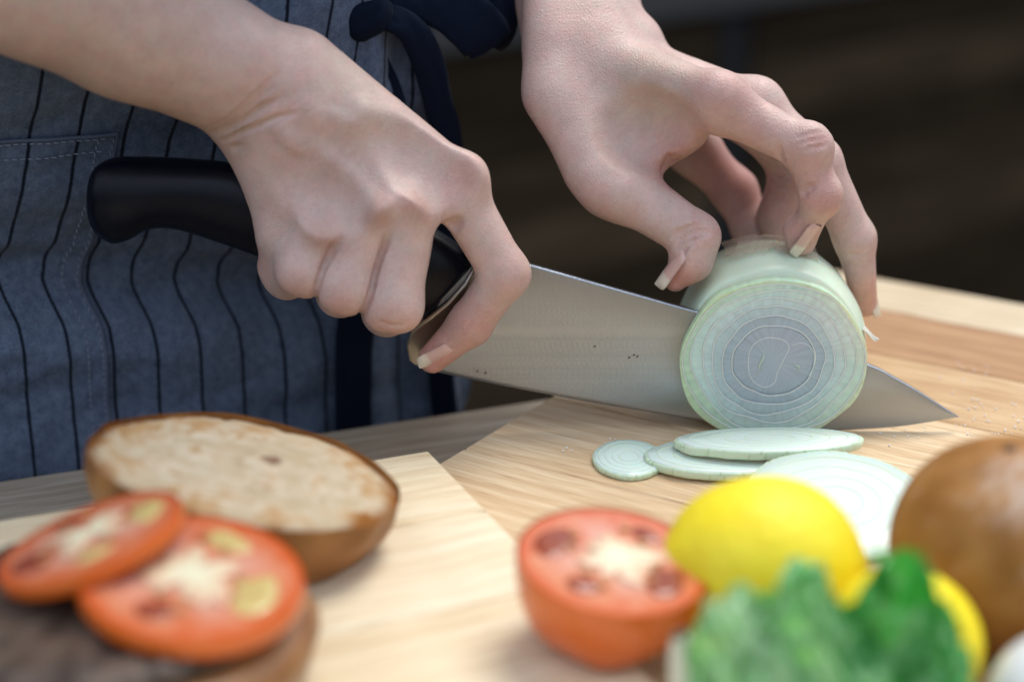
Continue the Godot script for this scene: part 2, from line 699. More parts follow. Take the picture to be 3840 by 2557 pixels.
func right_hand() -> Flesh:
	var f := Flesh.new()
	f.core_k = 0.008
	var pink := Color(0.50, 0.25, 0.20)
	var tan := Color(0.36, 0.235, 0.155)
	var rust := Color(0.42, 0.235, 0.18)
	var C := func(a: Vector3, b: Vector3, ra: float, rb: float): f.core.append(Flesh.cap(a, b, ra * 0.001, rb * 0.001))
	# forearm
	C.call(Vector3(-0.0833, 0.1334, 0.009), Vector3(-0.1279, 0.1599, 0.02), 19, 25)
	C.call(Vector3(-0.0886, 0.126, 0.007), Vector3(-0.1283, 0.1534, 0.02), 15, 21)
	C.call(Vector3(-0.128, 0.1581, 0.02), Vector3(-0.1721, 0.1866, 0.044), 26, 31)
	# wrist bridge
	C.call(Vector3(-0.093, 0.1327, 0.006), Vector3(-0.0721, 0.1224, 0.008), 17, 16)
	# metacarpals
	C.call(Vector3(-0.0733, 0.1357, 0.006), Vector3(-0.0209, 0.098, 0.01), 15, 10)
	C.call(Vector3(-0.079, 0.1321, 0.01), Vector3(-0.0356, 0.0924, 0.018), 14, 9.5)
	C.call(Vector3(-0.0837, 0.1267, 0.01), Vector3(-0.0501, 0.0885, 0.021), 13.5, 9)
	C.call(Vector3(-0.0887, 0.1216, 0.008), Vector3(-0.066, 0.0832, 0.019), 14, 8.5)
	C.call(Vector3(-0.0885, 0.1152, 0.004), Vector3(-0.0792, 0.0827, 0.012), 13, 10)
	C.call(Vector3(-0.0807, 0.0798, 0.013), Vector3(-0.0851, 0.0677, 0.008), 7, 5)
	# palm mass and thumb root behind the handle
	C.call(Vector3(-0.0702, 0.1095, 0), Vector3(-0.043, 0.0871, 0), 15, 12)
	# fingers: knuckle, middle joint, end joint, tip
	f.finger([Vector3(-0.0205, 0.0967, 0.01), Vector3(-0.0024, 0.0653, 0.013), Vector3(-0.0149, 0.0456, 0.01), Vector3(-0.0287, 0.0315, 0.008)], [0.0096, 0.0084, 0.0075, 0.0054])
	f.finger([Vector3(-0.0352, 0.0908, 0.018), Vector3(-0.0417, 0.0596, 0.025), Vector3(-0.0453, 0.0475, 0.002), Vector3(-0.0478, 0.0538, -0.017)], [0.0098, 0.0100, 0.0085, 0.007], [[Vector3(-0.0451, 0.0571, 0.028), Vector3(-0.0388, 0.0562, 0.028), 0.0070]])
	f.finger([Vector3(-0.0497, 0.0876, 0.021), Vector3(-0.0579, 0.0661, 0.026), Vector3(-0.0619, 0.0551, 0.004), Vector3(-0.0637, 0.0605, -0.017)], [0.0094, 0.0096, 0.008, 0.0068], [[Vector3(-0.0603, 0.0639, 0.029), Vector3(-0.0561, 0.0629, 0.029), 0.0066]])
	f.finger([Vector3(-0.0656, 0.0822, 0.02), Vector3(-0.0728, 0.071, 0.024), Vector3(-0.0806, 0.062, 0.006), Vector3(-0.0778, 0.0662, -0.015)], [0.0088, 0.0087, 0.0075, 0.006], [[Vector3(-0.0746, 0.0696, 0.026), Vector3(-0.0701, 0.0677, 0.026), 0.0062]])
	f.finger([Vector3(-0.0587, 0.1069, -0.01), Vector3(-0.0439, 0.079, -0.028), Vector3(-0.0392, 0.0648, -0.025), Vector3(-0.0367, 0.0579, -0.02)], [0.013, 0.011, 0.0095, 0.007])
	# knuckles, squared middle joints
	for k in [[Vector3(-0.0175, 0.1007, 0.013), 8], [Vector3(-0.0333, 0.0966, 0.023), 6.6], [Vector3(-0.0473, 0.0956, 0.027), 6.6], [Vector3(-0.0652, 0.0882, 0.026), 6.8]]:
		f.ridge(k[0], k[0] + Vector3(0.001, 0, 0), k[1] * 0.001, k[1] * 0.001, 0.006)
	# tendons
	f.ridge(Vector3(-0.0618, 0.1215, 0.023), Vector3(-0.034, 0.0981, 0.025), 0.0026, 0.0036, 0.006)
	f.ridge(Vector3(-0.0677, 0.1172, 0.024), Vector3(-0.0475, 0.0971, 0.029), 0.0022, 0.0036, 0.006)
	f.ridge(Vector3(-0.0763, 0.1121, 0.022), Vector3(-0.065, 0.0898, 0.028), 0.0016, 0.0036, 0.006)
	f.ridge(Vector3(-0.0516, 0.1251, 0.019), Vector3(-0.0177, 0.1033, 0.017), 0.0024, 0.0036, 0.007)
	f.ridge(Vector3(-0.0703, 0.1278, 0.024), Vector3(-0.0574, 0.1157, 0.024), 0.002, 0.002, 0.006)
	f.ridge(Vector3(-0.091, 0.1456, 0.022), Vector3(-0.0926, 0.1462, 0.022), 0.0065, 0.0065, 0.012)
	# veins on the back of the hand
	f.ridge(Vector3(-0.0792, 0.1222, 0.026), Vector3(-0.0707, 0.1104, 0.027), 0.0013, 0.0013, 0.004)
	f.ridge(Vector3(-0.0707, 0.1104, 0.027), Vector3(-0.0561, 0.0999, 0.028), 0.0013, 0.0011, 0.004)
	f.ridge(Vector3(-0.0573, 0.1202, 0.024), Vector3(-0.0413, 0.1064, 0.025), 0.0012, 0.0012, 0.004)
	# hollows between the tendons
	f.crease([Vector3(-0.0618, 0.1167, 0.025), Vector3(-0.0509, 0.1007, 0.028)], 0.008, -0.0008, 0.009)
	f.crease([Vector3(-0.0717, 0.1083, 0.025), Vector3(-0.0579, 0.0956, 0.029)], 0.008, -0.0009, 0.009)
	f.crease([Vector3(-0.0458, 0.1121, 0.022), Vector3(-0.0259, 0.0982, 0.022)], 0.008, -0.0017, 0.009)
	# seams between the fingers
	f.crease([Vector3(-0.0413, 0.0863, 0.024), Vector3(-0.042, 0.0819, 0.024), Vector3(-0.0454, 0.0746, 0.027), Vector3(-0.0497, 0.0629, 0.03), Vector3(-0.0525, 0.0539, 0.027)], 0.0008, 0.0012, 0.0014)
	f.crease([Vector3(-0.0558, 0.085, 0.025), Vector3(-0.0568, 0.0809, 0.025), Vector3(-0.0605, 0.0756, 0.028), Vector3(-0.0652, 0.0674, 0.029), Vector3(-0.0683, 0.059, 0.026)], 0.0008, 0.0011, 0.0014)
	f.crease([Vector3(-0.0174, 0.0882, 0.02), Vector3(-0.025, 0.0786, 0.022)], 0.0018, 0.0016, 0.0015)
	# folds under the knuckles and across the middle joints
	f.crease([Vector3(-0.0465, 0.0558, 0.036), Vector3(-0.041, 0.0536, 0.036), Vector3(-0.035, 0.0548, 0.035)], 0.0007, 0.0003)
	# creases at the wrist
	f.crease([Vector3(-0.1013, 0.1197, 0.016), Vector3(-0.0935, 0.1235, 0.023), Vector3(-0.0846, 0.1287, 0.028), Vector3(-0.0754, 0.1334, 0.03)], 0.0011, 0.0015)
	f.crease([Vector3(-0.099, 0.116, 0.018), Vector3(-0.0897, 0.1209, 0.025), Vector3(-0.0788, 0.1257, 0.028), Vector3(-0.0698, 0.1274, 0.03)], 0.0009, 0.0011)
	f.crease([Vector3(-0.1022, 0.1226, 0.014), Vector3(-0.091, 0.1294, 0.023), Vector3(-0.0799, 0.1368, 0.028)], 0.0008, 0.0009)
	f.crease([Vector3(-0.1043, 0.1254, 0.014), Vector3(-0.091, 0.1327, 0.022), Vector3(-0.0782, 0.1409, 0.028)], 0.0007, 0.0004)
	f.crease([Vector3(-0.0966, 0.1123, 0.02), Vector3(-0.0916, 0.1148, 0.024)], 0.0009, 0.0006)
	for k in 7:
		var o := k * 16.0
		f.crease([Vector3(-0.0862, 0.1267, 0.027) + Vector3(o, -o * 0.62, 0) * 0.00016 * 0.9, Vector3(-0.0742, 0.1359, 0.03) + Vector3(o, -o * 0.62, 0) * 0.00016 * 0.9], 0.0006, 0.00014, 0.0008)
	# reddened skin
	for s in [[Vector3(-0.0169, 0.1015, 0.02), 13, pink, 0.45], [Vector3(-0.031, 0.0943, 0.032), 11, rust, 0.7], [Vector3(-0.0448, 0.0921, 0.036), 11, rust, 0.75], [Vector3(-0.0636, 0.085, 0.036), 13, rust, 0.75], [Vector3(0.0019, 0.066, 0.02), 12, pink, 0.4], [Vector3(-0.0278, 0.0337, 0.012), 15, Color(0.58, 0.24, 0.18), 0.8], [Vector3(-0.0135, 0.0468, 0.016), 17, pink, 0.7], [Vector3(-0.0419, 0.0536, 0.033), 14, pink, 0.5], [Vector3(-0.059, 0.0603, 0.034), 14, pink, 0.5], [Vector3(-0.0749, 0.0661, 0.03), 12, pink, 0.5], [Vector3(-0.0868, 0.0692, 0.01), 12, pink, 0.6], [Vector3(-0.0498, 0.1359, 0.02), 30, Color(0.55, 0.42, 0.33), 0.5], [Vector3(-0.0794, 0.1344, 0.02), 30, pink, 0.2], [Vector3(-0.1523, 0.1532, 0.01), 80, tan, 0.8], [Vector3(-0.1131, 0.1325, 0.012), 34, tan, 0.7], [Vector3(-0.092, 0.1259, 0.016), 20, tan, 0.5], [Vector3(-0.068, 0.1083, 0.025), 24, Color(0.52, 0.36, 0.33), 0.5], [Vector3(-0.1105, 0.1377, 0.02), 1.6, Color(0.3, 0.12, 0.08), 0.5]]:
		f.spots.append([s[0], s[1] * 0.001, s[2], s[3]])
	return f


func left_hand() -> Flesh:
	var f := Flesh.new()
	f.core_k = 0.009
	var pink := Color(0.50, 0.25, 0.21)
	var C := func(a: Vector3, b: Vector3, ra: float, rb: float): f.core.append(Flesh.cap(a, b, ra * 0.001, rb * 0.001))
	C.call(Vector3(0.022, 0.1314, -0.058), Vector3(0.018, 0.1545, -0.085), 17.5, 19)
	C.call(Vector3(0.0341, 0.1322, -0.062), Vector3(0.0306, 0.1539, -0.088), 16, 18)
	# metacarpals
	C.call(Vector3(0.0346, 0.1244, -0.052), Vector3(0.0737, 0.1191, -0.02), 14.5, 9.6)
	C.call(Vector3(0.0367, 0.1235, -0.064), Vector3(0.0896, 0.1122, -0.042), 14, 9.2)
	C.call(Vector3(0.0366, 0.1187, -0.078), Vector3(0.0924, 0.1033, -0.06), 13, 9)
	C.call(Vector3(0.0346, 0.113, -0.088), Vector3(0.0714, 0.087, -0.08), 13, 9.5)
	# thumb root and web
	C.call(Vector3(0.0245, 0.1211, -0.052), Vector3(0.039, 0.0865, -0.028), 16, 11)
	C.call(Vector3(0.0362, 0.1076, -0.046), Vector3(0.0612, 0.1078, -0.032), 14, 8.5)
	C.call(Vector3(0.0425, 0.091, -0.036), Vector3(0.0643, 0.106, -0.03), 10, 5)
	# fingers
	f.finger([Vector3(0.0737, 0.1191, -0.02), Vector3(0.1049, 0.105, -0.011), Vector3(0.1111, 0.0878, -0.009), Vector3(0.1066, 0.0686, -0.017)], [0.0094, 0.0078, 0.0068, 0.0044])
	f.finger([Vector3(0.0896, 0.1122, -0.042), Vector3(0.1129, 0.0948, -0.031), Vector3(0.1282, 0.0652, -0.03), Vector3(0.134, 0.0381, -0.032)], [0.0092, 0.0085, 0.0074, 0.0046])
	f.finger([Vector3(0.0924, 0.1033, -0.06), Vector3(0.1091, 0.0845, -0.06), Vector3(0.104, 0.065, -0.058), Vector3(0.1062, 0.0528, -0.052)], [0.0092, 0.0094, 0.0086, 0.006])
	f.finger([Vector3(0.0714, 0.0861, -0.08), Vector3(0.0878, 0.0704, -0.076), Vector3(0.0946, 0.057, -0.07), Vector3(0.0974, 0.0497, -0.062)], [0.0092, 0.0086, 0.0076, 0.006])
	f.finger([Vector3(0.039, 0.0865, -0.028), Vector3(0.0665, 0.0719, -0.01), Vector3(0.0653, 0.0634, -0.008), Vector3(0.0597, 0.0563, -0.008)], [0.0112, 0.0087, 0.0072, 0.0045])
	# knuckles and joints
	f.ridge(Vector3(0.0742, 0.1235, -0.015), Vector3(0.0753, 0.1232, -0.015), 0.0072, 0.0072, 0.008)
	f.ridge(Vector3(0.0908, 0.116, -0.04), Vector3(0.0918, 0.1157, -0.04), 0.0068, 0.0068, 0.007)
	f.ridge(Vector3(0.1072, 0.1081, -0.009), Vector3(0.1089, 0.1062, -0.009), 0.0050, 0.0050, 0.005)
	f.ridge(Vector3(0.1132, 0.0884, -0.009), Vector3(0.1129, 0.0865, -0.009), 0.0034, 0.0034, 0.005)
	f.ridge(Vector3(0.0491, 0.1343, -0.064), Vector3(0.0488, 0.1331, -0.064), 0.006, 0.006, 0.01)
	f.ridge(Vector3(0.0088, 0.1559, -0.058), Vector3(0.0136, 0.1178, -0.038), 0.0035, 0.006, 0.012)
	f.ridge(Vector3(0.0136, 0.1178, -0.038), Vector3(0.0276, 0.0929, -0.026), 0.006, 0.008, 0.014)
	f.ridge(Vector3(0.0466, 0.1264, -0.036), Vector3(0.0717, 0.1258, -0.014), 0.002, 0.003, 0.008)
	f.ridge(Vector3(0.0354, 0.0863, -0.02), Vector3(0.0385, 0.0852, -0.018), 0.007, 0.007, 0.01)
	# flesh of the finger pads
	f.ridge(Vector3(0.1044, 0.0723, -0.017), Vector3(0.1057, 0.0676, -0.018), 0.0048, 0.0036, 0.004)
	# hollow in front of the web
	f.crease([Vector3(0.045, 0.1128, -0.03), Vector3(0.0603, 0.1102, -0.022)], 0.012, 0.0007, 0.006)
	# folds over the thumb joint
	f.crease([Vector3(0.0547, 0.0716, 0), Vector3(0.0576, 0.0771, 0.001), Vector3(0.0643, 0.0796, -0.001), Vector3(0.07, 0.0778, -0.004)], 0.0010, 0.0014)
	f.crease([Vector3(0.0559, 0.0689, 0), Vector3(0.0592, 0.0751, 0.002), Vector3(0.0658, 0.0774, 0), Vector3(0.0712, 0.0754, -0.004)], 0.0012, 0.0018)
	f.crease([Vector3(0.058, 0.0663, 0), Vector3(0.062, 0.0725, 0.001), Vector3(0.0679, 0.0742, -0.001)], 0.0008, 0.0012)
	f.crease([Vector3(0.0596, 0.0892, -0.026), Vector3(0.0573, 0.1, -0.024)], 0.0014, 0.0012)
	f.crease([Vector3(0.0621, 0.0915, -0.028), Vector3(0.0596, 0.1003, -0.026)], 0.001, 0.0007)
	# folds over the forefinger joints
	for k in [[Vector3(0.1001, 0.1106, -0.003), Vector3(0.1105, 0.1132, -0.004), 0.0007, 0.0004], [Vector3(0.1007, 0.1086, -0.002), Vector3(0.1112, 0.1109, -0.003), 0.0008, 0.0005], [Vector3(0.1017, 0.1064, -0.002), Vector3(0.1121, 0.1084, -0.003), 0.0006, 0.0004], [Vector3(0.1035, 0.092, -0.002), Vector3(0.1081, 0.0936, -0.001), 0.0011, 0.001], [Vector3(0.1028, 0.0892, -0.004), Vector3(0.1046, 0.0917, -0.002), 0.001, 0.0009], [Vector3(0.0948, 0.1079, -0.006), Vector3(0.0969, 0.1007, -0.008), 0.001, 0.0008]]:
		f.crease([k[0], k[1]], k[2], k[3])
	f.crease([Vector3(0.1246, 0.0606, -0.022), Vector3(0.1305, 0.0617, -0.024)], 0.0008, 0.0005)
	for k in 5:
		f.crease([Vector3(0.0941, 0.0761, -0.05) + Vector3(0, 0.0035 * k, 0), Vector3(0.1057, 0.0752, -0.05) + Vector3(0, 0.0035 * k, 0)], 0.0006, 0.0003)
	for s in [[Vector3(0.0744, 0.1259, -0.01), 16, pink, 0.4], [Vector3(0.0816, 0.1106, -0.014), 26, pink, 0.55], [Vector3(0.1068, 0.1084, -0.004), 12, pink, 0.45], [Vector3(0.103, 0.0967, -0.006), 18, pink, 0.5], [Vector3(0.1122, 0.0882, -0.002), 14, pink, 0.75], [Vector3(0.1047, 0.0727, -0.01), 14, pink, 0.7], [Vector3(0.0597, 0.0571, -0.002), 15, Color(0.54, 0.23, 0.19), 0.8], [Vector3(0.0679, 0.0756, -0.006), 12, pink, 0.4], [Vector3(0.061, 0.0962, -0.026), 22, pink, 0.85], [Vector3(0.0869, 0.0791, -0.07), 30, Color(0.46, 0.2, 0.18), 0.8], [Vector3(0.102, 0.072, -0.052), 26, pink, 0.6], [Vector3(0.1324, 0.0415, -0.028), 16, Color(0.62, 0.30, 0.18), 0.7], [Vector3(0.015, 0.1041, -0.04), 20, pink, 0.35], [Vector3(0.0354, 0.0838, -0.02), 16, pink, 0.4], [Vector3(0.0246, 0.1412, -0.05), 22, pink, 0.3], [Vector3(0.0511, 0.1213, -0.03), 26, Color(0.45, 0.36, 0.27), 0.5]]:
		f.spots.append([s[0], s[1] * 0.001, s[2], s[3]])
	return f


# a nail: a curved sheet at c, along dir, facing nrm
func nail(c: Vector3, dir: Vector3, nrm: Vector3, width: float, length: float, bulge: float, hook: float) -> ArrayMesh:
	dir = dir.normalized()
	var side := dir.cross(nrm).normalized()
	nrm = side.cross(dir).normalized()
	var pts := PackedVector3Array()
	var cols := PackedColorArray()
	var rows := 14
	var n := 9
	for layer in 2:
		for i in rows:
			var t := float(i) / (rows - 1)
			var w := width * (0.5 * sqrt(clampf(t * 5.0 + 0.25, 0.0, 1.0)))
			if t > 0.8:
				w *= sqrt(maxf(1.0 - pow((t - 0.8) / 0.215, 2.0), 0.02))
			for j in n:
				var s := 2.0 * j / (n - 1) - 1.0
				if layer == 1:
					s = -s
				var p := c + dir * (length * (t - 0.5)) + side * (w * s) + nrm * (-bulge * s * s - hook * t * t - (0.0004 if layer == 1 else 0.0))
				pts.append(p)
				cols.append(Color(0.62, 0.39, 0.33).lerp(Color(0.74, 0.66, 0.52), smoothstep(0.6, 0.72, t)))
	var m := grid(rows, n, pts.slice(0, rows * n), cols.slice(0, rows * n))
	var st := SurfaceTool.new()
	st.append_from(m, 0, Transform3D())
	st.append_from(grid(rows, n, pts.slice(rows * n), cols.slice(rows * n)), 0, Transform3D())
	return st.commit()


# where the apron hangs: s metres along the worktop edge from the frame's left, height y
const ADIR := Vector3(0.9269, 0, -0.3754)
const ANRM := Vector3(0.3754, 0, 0.9269)
func apron_at(s: float, y: float, lift := 0.0) -> Vector3:
	var fold := y + (s - 0.02) * 0.14
	var out := 0.0
	# belly, tuck and lower fall of the cloth
	var tab := [[-0.60, -0.004], [-0.08, 0.002], [-0.03, 0.002], [0.0, -0.001], [0.02, 0.0005], [0.033, -0.004], [0.044, -0.0135], [0.054, -0.0135], [0.064, -0.004], [0.09, 0.010], [0.133, 0.024], [0.16, 0.027], [0.3, 0.03], [0.6, 0.02]]
	for i in tab.size() - 1:
		if fold >= tab[i][0] and fold <= tab[i + 1][0]:
			var k: float = (fold - tab[i][0]) / (tab[i + 1][0] - tab[i][0])
			out = lerpf(tab[i][1], tab[i + 1][1], k * k * (3.0 - 2.0 * k))
	out *= clampf(1.0 - (s - 0.10) * 4.0, 0.35, 1.0)
	# sideways slip of the hanging cloth
	var slip := 0.0
	var sl := [[-0.6, 0.0], [0.018, 0.0], [0.030, -0.0004], [0.040, -0.004], [0.047, -0.0058], [0.054, -0.0046], [0.064, -0.001], [0.09, 0.004], [0.133, 0.0118], [0.165, 0.0165], [0.6, 0.02]]
	for i in sl.size() - 1:
		if fold >= sl[i][0] and fold <= sl[i + 1][0]:
			var k: float = (fold - sl[i][0]) / (sl[i + 1][0] - sl[i][0])
			slip = lerpf(sl[i][1], sl[i + 1][1], k)
	slip *= 1.0 - smoothstep(0.10, 0.16, s)
	out += 0.0042 * fn.get_noise_3d(s * 20.0, y * 34.0, 1.0) + 0.0013 * fn.get_noise_3d(s * 60.0, y * 70.0, 4.0)
	# loose pleats under the tie at the right
	var pl := smoothstep(0.10, 0.16, s)
	out += pl * 0.004 * sin(s * 190.0 + y * 12.0)
	var p := Vector3(-0.1883, 0, -0.0207) + ADIR * (s + slip) + ANRM * (out + lift)
	# round the hip
	var over := s - 0.13
	if over > 0.0:
		p -= ANRM * (over * over * 6.5)
	var lo := s + 0.02
	if lo < 0.0:
		p -= ANRM * (lo * lo * 3.5)
	p += ANRM * (0.17 * pow(maxf(y - 0.17, 0.0) / 0.29, 1.5))
	p.y = y
	return p


func apron_sheet(s0: float, s1: float, y0: float, y1: float, ns: int, ny: int, lift: float, edge := 0.0) -> ArrayMesh:
	var pts := PackedVector3Array()
	var uvs := PackedVector2Array()
	for j in ny:
		var y := lerpf(y1, y0, float(j) / (ny - 1))
		for i in ns:
			var t := float(i) / (ns - 1)
			var right := s1 + edge * (0.004 * sin(y * 160.0) + 0.02 * smoothstep(0.1, -0.03, y) - 0.012 * smoothstep(0.08, 0.16, y))
			var s := lerpf(s0, right, t)
			pts.append(apron_at(s, y, lift))
			uvs.append(Vector2(s / 0.0507 + 0.0867, y / 0.0507))
	return grid(ny, ns, pts, PackedColorArray(), uvs)


func denim(stripe: bool) -> StandardMaterial3D:
	# three stripes to a tile of 51 mm; twill threads with slubs and a worn mottle
	var n := 510
	var img := Image.create(n, n, false, Image.FORMAT_RGB8)
	var r := RandomNumberGenerator.new()
	r.seed = 21
	var blot := FastNoiseLite.new()
	blot.frequency = 0.02
	blot.fractal_octaves = 4
	blot.seed = 22
	var bimg := blot.get_seamless_image(n, n)
	var warpv := []
	var weftv := []
	for i in n:
		warpv.append(r.randf_range(0.7, 1.3))
		weftv.append(r.randf_range(0.7, 1.3))
	var speck := PackedFloat32Array()
	for i in 128 * 128:
		speck.append(r.randf())
	for y in n:
		for x in n:
			var tw := 1.0 if (x + y) % 6 < 3 else 0.35
			var k: float = warpv[x] * 0.6 + weftv[y] * 0.4
			var sp := speck[((y / 4) % 128) * 128 + (x / 4) % 128]
			var bl := bimg.get_pixel(x, y).r
			var c := Color(0.042, 0.062, 0.102).lerp(Color(0.185, 0.228, 0.31), clampf(tw * 0.42 * k + 0.34 * sp * sp + 0.34 * (bl - 0.5), 0.0, 1.0))
			if stripe:
				var e := absf(x % 170 - 85.0) + r.randf_range(-3.0, 3.0)
				c = c.lerp(Color(0.004, 0.006, 0.012), smoothstep(8.5, 4.5, e) * 0.96)
			img.set_pixel(x, y, c.linear_to_srgb())
	var m := mat(Color.WHITE, 0.95, 0.15)
	m.albedo_texture = ImageTexture.create_from_image(img)
	m.rim_enabled = true
	m.rim = 0.25
	m.heightmap_enabled = true
	m.heightmap_scale = 0.02
	m.heightmap_texture = m.albedo_texture
	return m


func ribbon(path: Array, width: Array, face: Array, thick: float, curl: float) -> ArrayMesh:
	# a cloth band along points; face gives the outward direction at each point
	var cur := Curve3D.new()
	var n := path.size()
	for i in n:
		var tan: Vector3 = (path[mini(i + 1, n - 1)] - path[maxi(i - 1, 0)]) / 5.0
		cur.add_point(path[i], -tan, tan)
	var steps := 40
	var front := PackedVector3Array()
	var cols := 9
	for i in steps + 1:
		var t := float(i) / steps * (n - 1)
		var k := mini(int(t), n - 2)
		var w := t - k
		var p := cur.sample(k, w)
		var p2 := cur.sample(k, minf(w + 0.02, 1.0)) - cur.sample(k, maxf(w - 0.02, 0.0))
		var nrm: Vector3 = (face[k] as Vector3).lerp(face[k + 1], w).normalized()
		var side := p2.normalized().cross(nrm).normalized()
		nrm = side.cross(p2.normalized()).normalized()
		var wd: float = lerpf(width[k], width[k + 1], w)
		for j in cols * 2:
			var s := float(j) / (cols - 1) * 2.0 - 1.0 if j < cols else 1.0 - float(j - cols) / (cols - 1) * 2.0
			var back := 0.0 if j < cols else -thick
			var wob := 0.0012 * fn.get_noise_3d(p.x * 60.0 + s * 2.0, p.y * 60.0, p.z * 60.0)
			front.append(p + side * s * wd * 0.5 + nrm * (back - curl * s * s + wob))
	return grid(steps + 1, cols * 2, front, PackedColorArray(), PackedVector2Array(), true)


func cook() -> void:
	var t := thing("person", "person in striped navy denim apron slicing an onion, one hand on the knife handle", "person", Vector3.ZERO)
	var skin := skin_look()
	var torso := Flesh.new()
	torso.core_k = 0.02
	torso.core.append(Flesh.cap(Vector3(-0.14, -0.25, -0.20), Vector3(-0.15, 0.40, -0.24), 0.10, 0.10))
	torso.core.append(Flesh.cap(Vector3(-0.20, -0.25, -0.17), Vector3(-0.21, 0.40, -0.21), 0.09, 0.10))
	# upper arms down to the elbows
	torso.core.append(Flesh.cap(Vector3(-0.171, 0.1858, 0.043), Vector3(-0.2378, 0.2152, 0.02), 0.030, 0.036))
	torso.core.append(Flesh.cap(Vector3(0.0235, 0.1637, -0.1), Vector3(0.0203, 0.2045, -0.17), 0.022, 0.034))
	torso.core.append(Flesh.cap(Vector3(-0.2378, 0.2152, 0.02), Vector3(-0.36, 0.42, -0.22), 0.038, 0.05))
	torso.core.append(Flesh.cap(Vector3(0.0203, 0.2045, -0.17), Vector3(-0.02, 0.42, -0.30), 0.034, 0.05))
	var body := put("body", flesh_mesh([[right_hand(), 0.0012], [left_hand(), 0.0012], [torso, 0.012]]), skin, t)
	var nl := vmat(0.28, 0.55)
	nl.clearcoat_enabled = true
	nl.clearcoat = 0.7
	# right forefinger, left thumb, left forefinger, left middle finger
	put("fingernail", nail(Vector3(-0.0268, 0.0332, 0.0143), Vector3(-0.0331, 0.0292, 0.0134) - Vector3(-0.0198, 0.0376, 0.0153), Vector3(0.25, -0.45, 0.85), 0.0074, 0.0150, 0.0017, 0.0006), nl, body)
	put("fingernail", nail(Vector3(0.0563, 0.0626, -0.005), Vector3(0.0518, 0.0544, -0.006) - Vector3(0.0614, 0.069, -0.004), Vector3(-0.86, 0.50, 0.05), 0.0096, 0.0170, 0.0026, 0.0003), nl, body)
	put("fingernail", nail(Vector3(0.1081, 0.0699, -0.0094), Vector3(0.1044, 0.0629, -0.0116) - Vector3(0.1111, 0.0764, -0.007), Vector3(0.68, -0.05, 0.72), 0.0080, 0.0160, 0.0019, 0.0006), nl, body)
	put("fingernail", nail(Vector3(0.1379, 0.0422, -0.031), Vector3(0.1408, 0.032, -0.033) - Vector3(0.1357, 0.0495, -0.03), Vector3(0.93, 0.2, 0.25), 0.008, 0.0175, 0.0018, 0.0), nl, body)
	# clothes
	var cloth := denim(true)
	var plain := denim(false)
	var apron := put("apron", apron_sheet(-0.16, 0.172, -0.45, 0.42, 150, 260, 0.0, 1.0), cloth, t)
	put("pocket", apron_sheet(-0.13, 0.0345, -0.10, 0.1075, 70, 90, 0.0016), cloth, apron)
	var seam_mat := mat(lin(0.10, 0.12, 0.17), 0.9, 0.2)
	var pa := []
	var pb := []
	for i in 60:
		pa.append(apron_at(lerpf(-0.13, 0.0345, i / 59.0), 0.1075, 0.0018))
		pb.append(apron_at(0.0345, lerpf(0.1075, -0.10, i / 59.0), 0.0018))
	put("seam", tube(pa, [0.0007], 8), seam_mat, apron)
	put("seam", tube(pb, [0.0007], 8), seam_mat, apron)
	# lines of stitches along the pocket and down the apron
	var dash := MultiMesh.new()
	dash.transform_format = MultiMesh.TRANSFORM_3D
	var cm := CapsuleMesh.new()
	cm.radius = 0.00028
	cm.height = 0.0019
	cm.radial_segments = 6
	cm.rings = 2
	dash.mesh = cm
	var spots := []
	for row in 2:
		for i in 60:
			var sp := -0.13 + i * 0.0027
			if sp < 0.0325:
				spots.append(Transform3D(Basis(Vector3(0, 0, 1), PI * 0.5), apron_at(sp, 0.1062 - row * 0.0055, 0.0023)))
	for row in 2:
		for i in 76:
			spots.append(Transform3D(Basis(), apron_at(0.0335 - row * 0.0055, 0.105 - i * 0.0027, 0.0023)))
	dash.instance_count = spots.size()
	for i in spots.size():
		dash.set_instance_transform(i, spots[i])
	var dm := MultiMeshInstance3D.new()
	dm.name = "stitching"
	dm.multimesh = dash
	dm.material_override = mat(lin(0.22, 0.25, 0.32), 0.9, 0.2)
	dm.set_meta("kind", "stuff")
	apron.add_child(dm)
	var navy := mat(lin(0.0045, 0.008, 0.02), 0.85, 0.2)
	navy.rim_enabled = true
	navy.rim = 0.25
	var tie := Node3D.new()
	tie.name = "waist_tie"
	t.add_child(tie)
	var fwd := Vector3(0.3, 0, 0.95)
	# belt, knot, bow loop, hanging tails
	put("belt", ribbon([Vector3(-0.1104, 0.1572, -0.042), Vector3(-0.086, 0.1505, -0.048), Vector3(-0.0674, 0.1486, -0.054), Vector3(-0.0533, 0.1471, -0.06), Vector3(-0.0359, 0.1481, -0.072), Vector3(-0.0233, 0.1476, -0.095)], [0.02, 0.02, 0.018, 0.014, 0.018, 0.02], [fwd, fwd, fwd, fwd, fwd, Vector3(0.8, 0, 0.6)], 0.0015, 0.0015), navy, tie)
	var kn := Flesh.new()
	kn.core_k = 0.006
	kn.base = Color.WHITE
	kn.core.append(Flesh.cap(Vector3(-0.0566, 0.1449, -0.051), Vector3(-0.0502, 0.144, -0.051), 0.0046, 0.0052))
	kn.core.append(Flesh.cap(Vector3(-0.0491, 0.1478, -0.051), Vector3(-0.0548, 0.1401, -0.051), 0.0044, 0.0038))
	kn.crease([Vector3(-0.0568, 0.1424, -0.044), Vector3(-0.0522, 0.1458, -0.043), Vector3(-0.0486, 0.1508, -0.044)], 0.0012, 0.0012)
	kn.core.append(Flesh.cap(Vector3(-0.0632, 0.1439, -0.053), Vector3(-0.0577, 0.1405, -0.052), 0.0040, 0.0046))
	kn.core.append(Flesh.cap(Vector3(-0.0642, 0.1469, -0.054), Vector3(-0.0544, 0.1468, -0.053), 0.0042, 0.0044))
